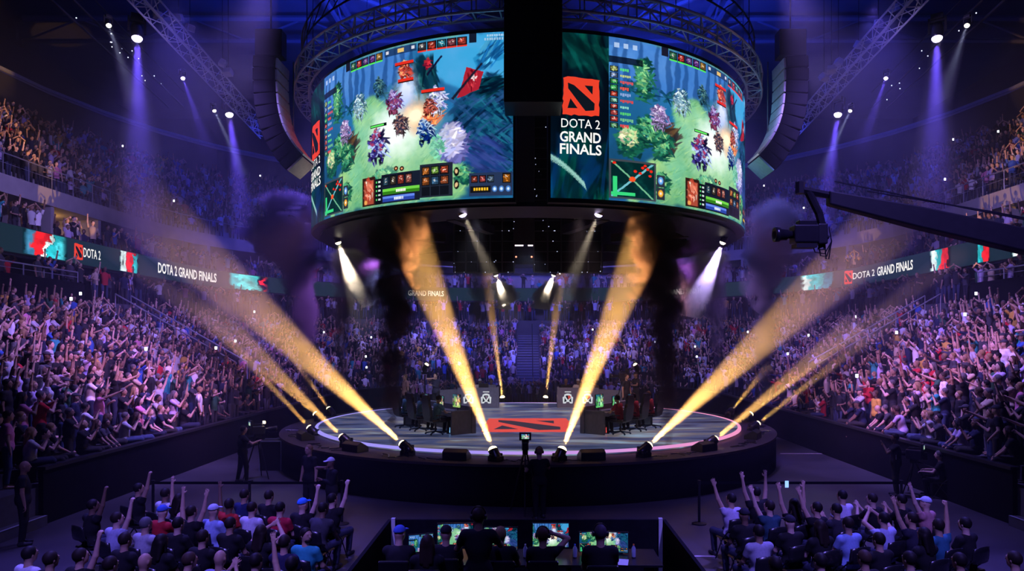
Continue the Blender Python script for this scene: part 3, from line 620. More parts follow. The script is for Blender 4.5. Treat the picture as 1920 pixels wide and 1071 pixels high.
def moving_light(lens, target, label, group, lensmat, hang=False, sc=1.0, ground=None):
    """a yoke-mounted moving head; lens = position of the front glass"""
    lens = Vector(lens); d = (Vector(target)-lens).normalized(); piv = lens-d*.24*sc
    t = empty('moving_light', piv, 0, label, 'stage light', group); up = -1 if not hang else 1
    az = math.atan2(d.y, d.x); base_z = (ground-piv.z) if ground is not None else up*.42*sc
    MB().box((0, 0, base_z-up*.07*sc), (.36*sc, .30*sc, .14*sc), Matrix.Rotation(az, 3, 'Z')).build('base', M['black'], t, bevel=.01)
    y = MB(); r = Matrix.Rotation(az, 3, 'Z')
    for s in (-1, 1):
        y.box(r @ Vector((0, s*.20*sc, (base_z-up*.14*sc)/2+.02)), (.10*sc, .05*sc, abs(base_z)), r)
    y.box((0, 0, base_z-up*.16*sc), (.12*sc, .44*sc, .05*sc), r); y.build('yoke', M['black'], t)
    q = d.to_track_quat('Z', 'Y').to_matrix()
    h = MB().lathe([(.05*sc, -.22*sc), (.12*sc, -.20*sc), (.155*sc, -.08*sc), (.16*sc, .05*sc), (.145*sc, .16*sc), (.15*sc, .235*sc), (.13*sc, .235*sc), (.12*sc, .20*sc)], 20, rot=q).build('head', M['plastic'], t, True)
    MB().lathe([(.135*sc, .20*sc), (.132*sc, .25*sc), (.10*sc, .30*sc), (.05*sc, .325*sc), (.001, .33*sc)], 20, rot=q).build('lens', lensmat, h, True)
    return t, lens, d
def beam(lens, d, length, half, power, color, hm, label, name='light_shaft', r0=.10, blend=.35):
    d = Vector(d).normalized(); q = d.to_track_quat('Z', 'Y'); tn = math.tan(R(half)); back = r0/tn
    src = Vector(lens)+d*(.10 if r0 < .15 else .15)
    spot('beam_lamp', src-d*0, src+d, color, power, 2*half*1.02, blend, r0*.6)
    r1 = r0*.9+length*tn
    o = MB().lathe([(.001, 0), (r0*.95, .001), (r0*.9+length*.33*tn, length*.33), (r0*.9+length*.66*tn, length*.66), (r1, length), (.001, length+.01)], 20).build(name, hm)
    o.location = Vector(lens)+d*.02; o.rotation_mode = 'QUATERNION'; o.rotation_quaternion = q
    tag(o, label, 'light beam', None); return o
GP = 60000
# (lens px, lens py, lens z, far px, far py, far Y, half angle, power factor, length, words)
GB = [(924, 843, 1.42, 742, 375, 21.5, 5.6, 1, 13, 'golden beam leaning inward, rising from the light at the stage front beside the tripod camera, screen-picture side'),
      (1054, 843, 1.42, 1238, 375, 21.5, 5.6, 1, 13, ''), (755, 833, 1.42, 400, 508, 25, 5.0, 1, 16, ''), (1216, 836, 1.42, 1545, 530, 25, 5.0, 1, 16, ''),
      (642, 820, 1.42, 470, 650, 24, 3.2, .5, 9, ''), (1340, 824, 1.42, 1530, 670, 24, 3.2, .5, 9, ''), (581, 803, 1.35, 440, 650, 26, 2.4, .3, 9, ''),
      (1420, 795, 1.35, 1560, 685, 27, 2.4, .3, 9, ''), (592, 777, 1.40, 330, 560, 31, 2.3, .4, 14, ''), (1407, 777, 1.40, 1680, 565, 31, 2.3, .4, 14, ''),
      (617, 767, 1.42, 585, 722, 31, 2.6, .25, 4.5, ''), (1372, 769, 1.42, 1402, 733, 31, 2.6, .25, 4.5, ''), (942, 745, 1.42, 922, 590, 36, 3.0, .6, 7, ''), (1023, 745, 1.42, 1042, 590, 36, 3.0, .6, 7, '')]
WORDS = ['front rim of the stage, %s of the standing camera operator', 'front rim beside the %s black smoke column', 'stage rim corner past the %s smoke column', 'outermost apron edge on the %s side', 'apron beside the widest point of the rim, %s side', 'back %s quarter of the stage rim', 'back edge of the stage behind the %s caster desk']
for i, (px, py, z, fx, fy, fY, ha, pw, ln, _) in enumerate(GB):
    Y = (HC-z)*F/(py-HY); lens = P(px, py, Y); tgt = P(fx, fy, fY); side = 'left' if px < AX else 'right'; wd = WORDS[i//2] % side
    gr = ZA+.02 if (lens-SC).xy.length < RO else 0
    t, l, d = moving_light(lens, tgt, 'gold moving light, '+wd, 'golden moving lights round the stage', GL, ground=gr, sc=.95)
    beam(l, d, ln, ha, GP*pw, GOLD, HZ, 'golden beam rising from the '+wd)
# blue washes hanging from the long side trusses
BB = [(257, 72, 12.7, 262, 290, 7, 1.0, 'largest violet truss light near the top edge, %s'), (430, 215, 12.6, 452, 370, 7, 1.0, 'violet truss light beside the %s speaker array'), (343, 147, 12.6, 372, 230, 5, .25, 'small blue truss light between the two violet ones, %s'),
      (204, 48, 12.6, 232, 130, 4, .12, 'small white spotlight on the outer %s catwalk'), (402, 208, 12.6, 445, 300, 4, .2, 'small white spotlight beside the violet truss light, %s')]
def mir(px): return 2*AX-px+ (34 if px < 300 else 20)
for i, (px, py, Zc, fx, fy, ha, pw, wd) in enumerate(BB):
    for s in (-1, 1):
        qx = px if s < 0 else {257: 1757, 430: 1571, 343: 1661, 204: 1813, 402: 1594}[px]
        gx = fx if s < 0 else qx-(fx-px)
        Y = Zc*F/(HY-py); lens = P(qx, py, Y); tgt = P(gx, fy, Y-1.0); w2 = wd % ('left side' if s < 0 else 'right side') if 'violet truss light beside' not in wd else wd % ('left' if s < 0 else 'right')
        big = i < 2; sc_ = 1.5 if big else .7
        t, l, d = moving_light(lens, tgt, w2, 'hanging truss lights', BL if i < 3 else WL, hang=True, sc=sc_)
        beam(l, d, 8 if big else 4.5, ha, 26000*pw, (.14, .08, 1) if i < 3 else (.5, .55, .9), HZ2, ('blue beam falling from the ' if i < 3 else 'faint beam falling from the ')+w2, r0=.2 if big else .09, blend=.9)
# spots hanging under the screens' ring
for i, (px, py, fx, fy, Y, pw, wd) in enumerate(((868, 402, 905, 480, 20.5, .13, 'left of the centre gap'), (1122, 402, 1090, 480, 20.5, .13, 'right of the centre gap'), (634, 455, 672, 560, 25.3, .75, 'below the left screen, outer end'), (1355, 455, 1310, 560, 25.0, .9, 'below the right screen, outer end'), (1338, 438, 1290, 500, 26.5, .4, 'below the right screen, further in'),
                                                (930, 516, 945, 560, 33, 3.2, 'behind the stage, left of the blue opening'), (1038, 516, 1022, 560, 33, 4.5, 'behind the stage, right of the blue opening'))):
    lens = P(px, py, Y); tgt = P(fx, fy, Y+.3)
    t, l, d = moving_light(lens, tgt, 'white-lensed spotlight hanging '+wd, 'spotlights hanging under the ring', WL if i > 1 else BL, hang=True, sc=.95 if i < 2 else .8)
    beam(l, d, 3.6, 7.5 if i < 2 else 13, 16000*pw*(1 if i < 2 else 1.6), (1, .82, .6) if i != 3 else (.55, .4, 1), HZ3, 'short pale beam from the spotlight hanging '+wd, blend=.6)
for s, px in ((-1, 800), (1, 1191)):                         # two lights on stands behind the stage
    lens = P(px, 684, 40); t, l, d = moving_light(lens, lens+Vector((s*-1.0, -.2, 1.6)), 'light on a tall stand behind the stage, %s side' % ('left' if s < 0 else 'right'), 'lights on stands behind the stage', GL, sc=.9)
    MB().bar((0, 0, -.4), (0, 0, -lens.z+.25), .04).build('stand', M['darksteel'], t)
    beam(l, d, 3, 3, 5000, GOLD, HZ, 'faint gold beam from the %s light on a tall stand' % ('left' if s < 0 else 'right'))
# ================================================================ haze in the hall
m = bpy.data.materials.new('hall_haze'); n, o = nt(m); vs = n.nodes.new('ShaderNodeVolumeScatter'); vs.inputs['Density'].default_value = .0031; vs.inputs['Color'].default_value = (.9, .92, 1, 1); vs.inputs['Anisotropy'].default_value = .2
n.links.new(vs.outputs[0], o.inputs['Volume'])
tag(MB().box((0, 40, 13.4), (76, 54, 26.6)).build('haze', m), 'thin blue theatrical haze filling the hall', 'haze', None, 'stuff')
# ================================================================ smoke
def smoke(name, base, pts, dens, label, col=(.10, .08, .10), amp=.9, scale=.9, detail=4, absorb=True, soft=.25, hollow=0):
    """pts: [(dx, dy, z, radius)] above base; a hull mesh with a density that breaks up into billows"""
    hull = MB(); rings = [Vector((x, y, z)) for x, y, z, r in pts]; hull.tube(rings, [r*1.55 for *_, r in pts], 12)
    m = bpy.data.materials.new(name); n, o = nt(m); L = n.links
    tc = n.nodes.new('ShaderNodeTexCoord'); sp = n.nodes.new('ShaderNodeSeparateXYZ'); L.new(tc.outputs['Object'], sp.inputs[0])
    z0, z1 = pts[0][2], pts[-1][2]
    def curve(vals):
        c_ = n.nodes.new('ShaderNodeFloatCurve'); cu = c_.mapping.curves[0]
        while len(cu.points) > 2: cu.points.remove(cu.points[1])
        lo, hi = min(vals), max(vals); rg_ = (hi-lo) or 1
        for i, (p, v) in enumerate(zip(pts, vals)):
            x = (p[2]-z0)/(z1-z0); y = (v-lo)/rg_
            if i == 0: cu.points[0].location = (x, y)
            elif i == len(pts)-1: cu.points[-1].location = (x, y)
            else: cu.points.new(x, y)
        c_.mapping.update(); a_ = n.nodes.new('ShaderNodeMath'); a_.operation = 'MULTIPLY_ADD'; a_.inputs[1].default_value = rg_; a_.inputs[2].default_value = lo; L.new(c_.outputs[0], a_.inputs[0]); return c_, a_.outputs[0]
    zn = n.nodes.new('ShaderNodeMapRange'); zn.inputs[1].default_value = z0; zn.inputs[2].default_value = z1; L.new(sp.outputs[2], zn.inputs[0])
    outs = []
    for vals in ([p[0] for p in pts], [p[1] for p in pts], [p[3] for p in pts]):
        c_, oo = curve(vals); L.new(zn.outputs[0], c_.inputs['Value']); outs.append(oo)
    def math_(op, a, b=None, c3=None):
        q = n.nodes.new('ShaderNodeMath'); q.operation = op
        for i, v in enumerate((a, b, c3)):
            if v is None: continue
            if isinstance(v, (int, float)): q.inputs[i].default_value = v
            else: L.new(v, q.inputs[i])
        return q.outputs[0]
    dx = math_('SUBTRACT', sp.outputs[0], outs[0]); dy = math_('SUBTRACT', sp.outputs[1], outs[1])
    rr = math_('SQRT', math_('ADD', math_('MULTIPLY', dx, dx), math_('MULTIPLY', dy, dy)))
    q = math_('DIVIDE', rr, outs[2])
    no = n.nodes.new('ShaderNodeTexNoise'); no.inputs['Scale'].default_value = scale; no.inputs['Detail'].default_value = detail; no.inputs['Roughness'].default_value = .6; no.inputs['Distortion'].default_value = .4; L.new(tc.outputs['Object'], no.inputs['Vector'])
    f = math_('ADD', math_('SUBTRACT', .72, q), math_('MULTIPLY', math_('SUBTRACT', no.outputs[0], .5), amp*2))
    endz = n.nodes.new('ShaderNodeMapRange'); endz.inputs[1].default_value = z1; endz.inputs[2].default_value = z1-(z1-z0)*.12; L.new(sp.outputs[2], endz.inputs[0])
    f = math_('MULTIPLY', math_('MINIMUM', math_('MAXIMUM', math_('DIVIDE', f, soft), 0), 1), math_('MULTIPLY', endz.outputs[0], dens))
    vol = n.nodes.new('ShaderNodeVolumePrincipled'); vol.inputs['Color'].default_value = (*col, 1); L.new(f, vol.inputs['Density']); L.new(vol.outputs[0], o.inputs['Volume'])
    ob = hull.build(name, m); ob.location = base; tag(ob, label, 'smoke'); return ob
def pr(px, py, Y): return P(px, py, Y)
def column(name, pxs, Y, dens, label, dy=0, **kw):
    """pxs: [(px, py, width in px)] bottom first, at depth Y"""
    p0 = pr(pxs[0][0], pxs[0][1], Y); pts = []
    for px, py, w_ in pxs:
        p = pr(px, py, Y); pts.append((p.x-p0.x, (dy*(p.z-p0.z)), p.z-p0.z, w_/2*Y/F))
    return smoke(name, p0, pts, dens, label, **kw)
DK = (.24, .16, .20)
column('smoke_plume', [(737, 852, 16), (735, 800, 32), (732, 740, 62), (738, 680, 88), (745, 600, 112), (728, 540, 122), (735, 470, 140), (755, 410, 170), (770, 375, 150)], 20.6, 6.5, 'thick black smoke column rising at the front left of the stage', col=DK, amp=1.25, scale=2.0, soft=.6, detail=6)
column('smoke_plume', [(1253, 850, 16), (1251, 790, 38), (1250, 730, 66), (1248, 660, 100), (1245, 590, 118), (1238, 520, 126), (1228, 450, 140), (1220, 400, 160), (1215, 375, 140)], 20.6, 6.5, 'thick black smoke column rising at the front right of the stage', col=DK, amp=1.25, scale=2.0, soft=.6, detail=6)
column('smoke_plume', [(570, 760, 26), (572, 690, 44), (572, 620, 66), (570, 560, 84), (560, 500, 120), (545, 460, 190), (530, 420, 215), (535, 385, 180), (545, 355, 100)], 30, 6, 'tall smoke plume with a billowing purple-blue lit head beyond the left screen', col=(.15, .13, .30), amp=1.2, scale=.9, detail=5, soft=.4)  # blue light on the head is tinted into the smoke colour
column('smoke_plume', [(1432, 760, 26), (1432, 690, 46), (1430, 620, 66), (1430, 560, 80), (1437, 500, 105), (1448, 455, 130), (1455, 415, 130), (1455, 385, 95), (1455, 368, 50)], 30, 6, 'tall smoke plume with a teal-lit head behind the crane camera', col=(.13, .18, .24), amp=1.2, scale=.9, detail=5, soft=.4)  # teal screen light is put into this plume's colour
column('smoke_plume', [(638, 745, 20), (640, 680, 36), (642, 610, 52), (648, 540, 70), (655, 490, 90), (660, 450, 90)], 34, 1.6, 'thin grey smoke plume between the two left black columns', col=(.5, .42, .48), amp=.9, scale=.8)
column('smoke_plume', [(1345, 745, 20), (1345, 680, 38), (1342, 610, 56), (1340, 550, 72), (1332, 500, 90), (1325, 460, 90)], 34, 1.6, 'thin violet-lit smoke plume between the two right columns', col=(.5, .42, .55), amp=.9, scale=.8)
column('smoke_plume', [(905, 700, 20), (903, 640, 36), (900, 580, 52), (895, 520, 66), (895, 470, 84), (895, 430, 90)], 35, 1.4, 'dim smoke plume behind the stage left of the far stairs', col=(.3, .24, .3), amp=.9, scale=.8)
column('smoke_plume', [(1085, 700, 20), (1085, 640, 38), (1088, 580, 56), (1092, 520, 72), (1095, 470, 90), (1100, 430, 90)], 35, 1.6, 'dim smoke plume behind the stage right of the far stairs', col=(.3, .24, .3), amp=.9, scale=.8)
WH2 = (.9, .9, .9)
column('smoke_puff', [(690, 575, 40), (680, 535, 90), (662, 500, 110), (645, 465, 60)], 25.4, 2.2, 'pale lit smoke puff under the left hanging spotlight', col=WH2, amp=1.0, scale=1.0, detail=5)
column('smoke_puff', [(1296, 595, 50), (1306, 550, 100), (1322, 505, 110), (1338, 468, 60)], 25.2, 2.0, 'violet lit smoke puff under the right hanging spotlights', col=WH2, amp=1.0, scale=1.0, detail=5)
column('smoke_puff', [(948, 580, 40), (950, 560, 66), (945, 542, 60), (938, 526, 30)], 33.2, 7, 'small white smoke puff left of the blue opening', col=WH2, amp=1.0, scale=1.2, detail=5)
column('smoke_puff', [(1018, 580, 40), (1020, 560, 70), (1026, 542, 64), (1032, 526, 30)], 33.2, 7, 'small white smoke puff right of the blue opening', col=WH2, amp=1.0, scale=1.2, detail=5)

column('smoke_cloud', [(775, 560, 90), (755, 520, 230), (745, 465, 300), (755, 410, 220)], 31, .9, 'wide dark smoke cloud drifting under the left screen', col=(.16, .12, .26), amp=1.1, scale=.7, detail=4, soft=.6)
column('smoke_cloud', [(1200, 560, 90), (1225, 520, 230), (1235, 465, 300), (1225, 410, 220)], 31, .9, 'wide dark smoke cloud drifting under the right screen', col=(.16, .12, .26), amp=1.1, scale=.7, detail=4, soft=.6)
# ================================================================ rigging
def truss_mesh(a, b, w_=.5, r=.028, seg=.6, tri=False):
    a, b = Vector(a), Vector(b); d = (b-a); L_ = d.length; d.normalize(); up = Vector((0, 0, 1)); s = d.cross(up).normalized(); u = s.cross(d)
    cs = [s*w_/2+u*w_/2, -s*w_/2+u*w_/2, -s*w_/2-u*w_/2, s*w_/2-u*w_/2]; n_ = max(2, int(L_/seg)); ch = [MB().bar(a+c_, b+c_, r) for c_ in cs]; br = MB()
    for i in range(n_):
        p, q = a+d*(L_*i/n_), a+d*(L_*(i+1)/n_)
        for j in range(4):
            c1, c2 = cs[j], cs[(j+1) % 4]
            br.bar(p+(c1 if i % 2 else c2), q+(c2 if i % 2 else c1), r*.55, 4)
        if i % 4 == 0:
            for j in range(4): br.bar(p+cs[j], p+cs[(j+1) % 4], r*.6, 4)
    return ch, br
def truss(a, b, label, group, w_=.5, r=.028, seg=.6):
    t = empty('lighting_truss', a, 0, label, 'truss', group); a_ = Vector(a); ch, br = truss_mesh((0, 0, 0), Vector(b)-a_, w_, r, seg)
    for c_ in ch: c_.build('chord', M['steel'], t)
    br.build('bracing', M['steel'], t); return t
for s, nm in ((-1, 'left'), (1, 'right')):
    a = P(990+s*800, -60, 22.6); b = P(990+s*492, 262, 42)
    a.z = b.z = HC+12.95; truss(a, b, 'long straight lighting truss running away under the roof above the %s stand' % nm, 'lighting trusses', .62, .04, .75)
    a2 = a+Vector((s*4.2, 3, 1.2)); b2 = b+Vector((s*4, -2, .9))
    t = empty('catwalk', a2, 0, 'dark catwalk strung with tiny work lights above the %s stand' % nm, 'catwalk', 'catwalks under the roof'); dd = b2-a2
    MB().bar((0, 0, 0), dd, .05).bar((0, 0, .9), dd+Vector((0, 0, .9)), .03).bar((s*.9, 0, 0), dd+Vector((s*.9, 0, 0)), .05).build('catwalk_frame', M['darksteel'], t)
    wl = MB()
    for k in range(26):
        p = dd*(random.random()**1.5)+Vector((random.uniform(0, .9)*s, 0, random.uniform(0, .5))); wl.sphere(p, .028, 5, 4)
    o_ = wl.build('work_lights', emat('tiny_work_light', (.7, .75, 1), 2.5, False), t); o_['kind'] = 'stuff'
# circular truss carrying the screens
t = empty('ring_truss', (0, D0, 13.6), 0, 'circular aluminium lattice truss above the curved LED screens', 'truss'); N_ = 72
cc = [(8.35, -.25), (8.85, -.25), (8.85, .35), (8.35, .35)]
pt = lambda k, r, z: Vector((r*math.sin(2*math.pi*k/N_), -r*math.cos(2*math.pi*k/N_), z))
for r_, z_ in cc: MB().tube([pt(k, r_, z_) for k in range(N_+1)], .04, 6).build('ring_chord', M['steel'], t)
br = MB()
for k in range(N_):
    for j in range(4):
        (r1, z1), (r2, z2) = cc[j], cc[(j+1) % 4]
        br.bar(pt(k, r1, z1), pt(k, r2, z2), .022, 4); br.bar(pt(k, r1, z1) if k % 2 else pt(k, r2, z2), pt(k+1, r2, z2) if k % 2 else pt(k+1, r1, z1), .02, 4)
br.build('bracing', M['steel'], t)
t = empty('ring_truss', (0, D0, 14.9), 0, 'second, higher and dimmer lattice ring above the first ring truss', 'truss')
for z_ in (-.2, .3): MB().tube([pt(k, 8.6, z_) for k in range(N_+1)], .03, 5).build('ring_chord', M['darksteel'], t)
br = MB()
for k in range(N_): br.bar(pt(k, 8.6, -.2), pt(k+1, 8.6, .3), .02, 4)
for k in range(0, N_, 6): br.bar(pt(k, 8.6, -1.0), pt(k, 8.6, 12), .015, 4)
br.build('bracing', M['darksteel'], t)
# underside deck of the ring with spokes
t = empty('ring_deck', (0, D0, 8.2), 0, 'black underside deck of the screen ring with radial spokes', 'rigging')
n_ = 72; vs = []; fs = []
for k in range(n_):
    a_ = 2*math.pi*k/n_
    for r_, z_ in ((6.2, .0), (7.95, .0), (7.95, .12), (6.2, .12)): vs.append((r_*math.sin(a_), -r_*math.cos(a_), z_))
for k in range(n_):
    for j in range(4): fs.append((4*k+j, 4*k+(j+1) % 4, 4*((k+1) % n_)+(j+1) % 4, 4*((k+1) % n_)+j))
MB().add(vs, fs).build('deck_ring', M['black'], t)
for k in range(8):
    a_ = math.pi/8+k*math.pi/4
    MB().box((4.9*math.sin(a_), -4.9*math.cos(a_), .12), (.3, 2.9, .3), Matrix.Rotation(a_, 3, 'Z')).build('spoke', M['black'], t)
# black speaker cluster in front of the gap
t = empty('speaker_cluster', (.13, 18.0, 10.49), 0, 'black rectangular speaker cluster hanging in front of the gap between screens', 'speaker')
for k in range(6):
    MB().box((0, 0, .62+k*1.26), (1.5, 1.1, 1.24)).build('cabinet', M['black'], t, bevel=.02)
for s in (-.6, .6): MB().bar((s, 0, 7.5), (s, 0, 16), .02).build('chain', M['darksteel'], t)
# dark lattice wall inside the ring with a blue notch
for s, (x0, x1), nm in ((-1, (-2.95, -.55), 'left'), (1, (.24, 2.95), 'right')):
    t = empty('lattice_tower', ((x0+x1)/2, 27.2, 7.15), 0, 'dark hanging lattice tower inside the ring, %s of the blue slot' % nm, 'rigging', 'lattice towers inside the ring'); W_ = x1-x0
    MB().box((0, .3, 3.3), (W_-.05, .1, 6.6)).build('back_cloth', M['blackcloth'], t)
    f = MB()
    for x in np.linspace(-W_/2, W_/2, 6): f.bar((x, 0, 0), (x, 0, 6.6), .035, 5)
    for z in np.linspace(0, 6.6, 17): f.bar((-W_/2, 0, z), (W_/2, 0, z), .02, 5)
    f.build('frame', M['darksteel'], t); dots = MB()
    rg = random.Random(4+s)
    for k in range(60): dots.sphere((rg.uniform(-W_/2, W_/2), -.05, rg.choice([rg.uniform(0, 6.5), rg.randrange(17)*.4125])), rg.uniform(.010, .02), 4, 3)
    dots.build('indicator_lights', emat('indicator', (.6, .65, 1), 1.6, False), t)['kind'] = 'stuff'
MB().box((0, 0, 0), (.79, .3, 5.4)).build('bridge_panel', M['darksteel'], empty('bridge_panel_frame', (-.155, 27.3, 10.95), 0, 'narrow dark panel bridging the two lattice towers above the blue slot', 'panel'))
t = empty('slot_lights', (-.155, 27.2, 8.22), 0, 'small red and white marker lights around the blue slot', 'light')
MB().box((-.2, 0, 0), (.34, .04, .05)).box((.25, 0, 0), (.2, .04, .05)).build('white_marker', emat('slot_white', (1, .8, .9), 1.6, False), t)
for x in (-.32, .3): MB().sphere((x, 0, -.45), .035, 8, 6).build('red_marker', emat('slot_red', (1, .25, .15), 3, False), t)
# curved line arrays
for s, nm in ((-1, 'left'), (1, 'right')):
    path_px = [(508, 118), (507, 140), (507, 163), (508, 186), (510, 208), (514, 229), (520, 249), (528, 267), (538, 284), (550, 300), (563, 314)]
    Y = 23; pts = [P(px if s < 0 else 2*AX-px+10, py, Y) for px, py in path_px]; o0 = pts[0]
    t = empty('line_array', o0, 0, ('black J-shaped speaker array hanging on the %s, ' % nm)+('beige plate at its lower end' if s < 0 else 'teal-lit plate at its lower end'), 'speaker', 'curved speaker arrays')
    for k in range(len(pts)-1):
        a_, b_ = pts[k]-o0, pts[k+1]-o0; mid = (a_+b_)/2; d = (b_-a_); ang = math.atan2(d.x, -d.z); r_ = Matrix.Rotation(-ang, 3, 'Y')
        MB().box(mid, (.72, 1.25, d.length*.97), r_, taper=1).build('cabinet', M['blackcloth'], t, bevel=.03)
        MB().box(mid+r_ @ Vector((-s*.40, 0, 0)), (.06, 1.1, d.length*.8), r_).build('rigging_plate', M['steel'], t)
    d = (pts[-1]-pts[-2]).normalized(); ang = math.atan2(d.x, -d.z); r_ = Matrix.Rotation(-ang, 3, 'Y')
    MB().box(pts[-1]-o0+d*.03, (.66, 1.2, .05), r_).build('end_plate', M['beige'] if s < 0 else mat('teal_lit_plate', (.2, .5, .5)), t)  # right plate has the teal screen light painted in as its colour
    MB().box((0, 0, .6), (.9, .5, .9)).build('motor_frame', M['black'], t, bevel=.03)
    MB().bar((0, 0, 1.0), (0, 0, 13), .03).build('chain', M['darksteel'], t)
    truss((o0.x-s*.62, 23.4, o0.z-3.4), (o0.x-s*.62, 23.4, o0.z+.2), 'short upright ladder truss behind the %s speaker array' % nm, 'ladder trusses', .22, .02, .3)
# small pale floodlights under the roof
for i, (px, py) in enumerate(((335, 33), (356, 52), (417, 118), (428, 135), (296, 28), (1677, 15), (1647, 43), (1610, 84), (1572, 116), (1559, 130), (1545, 144))):
    Y = 30+(i % 3); p = P(px, py, Y); sd = 'left' if px < AX else 'right'
    t = empty('floodlight', p, i, 'small pale box floodlight under the roof, %s of the %s truss' % (('topmost inward', 'second inward', 'upper of the pair inward', 'lowest inward', 'outermost inward', 'topmost inward', 'small upper inward', 'middle inward', 'upper of the trio inward', 'middle of the trio inward', 'lowest of the trio inward')[i], sd), 'floodlight', 'floodlights under the roof')
    MB().box((0, 0, 0), (.38, .3, .3), Matrix.Rotation(.4, 3, 'X'), taper=.8).build('housing', mat('pale_housing', (.6, .6, .65)), t, bevel=.02)
    MB().bar((0, 0, .1), (0, 0, 27-p.z), .015).build('hanger', M['darksteel'], t)
    MB().box((0, -.16, -.06), (.3, .03, .22), Matrix.Rotation(.4, 3, 'X')).build('glass', M['glassy'], t)
# warm lights inside some suites
for s, y, e_ in ((-1, 29, 26), (-1, 36.5, 10), (1, 24, 24), (1, 29, 8)):
    t = empty('suite_lamp', (s*25.8, y, 11.1), 0, 'warm ceiling lamp in a lit suite of the %s balcony, %s' % ('left' if s < 0 else 'right', 'brightest of the row' if e_ > 20 else 'dimmer one'), 'lamp', 'suite lamps')
    MB().lathe([(.001, 0), (.22, 0), (.26, .06), (.20, .1)], 14).build('shade', M['white'], t); MB().lathe([(.001, -.02), (.2, -.005)], 14).build('glow', emat('warm_glow', (1, .55, .15), 6, False), t)
    l = bpy.data.lights.new('suite_light', 'POINT'); l.energy = e_*5; l.color = (1, .5, .12); l.shadow_soft_size = .2; lo = bpy.data.objects.new('suite_light', l); COL.objects.link(lo); lo.location = (s*25.8, y, 10.85)
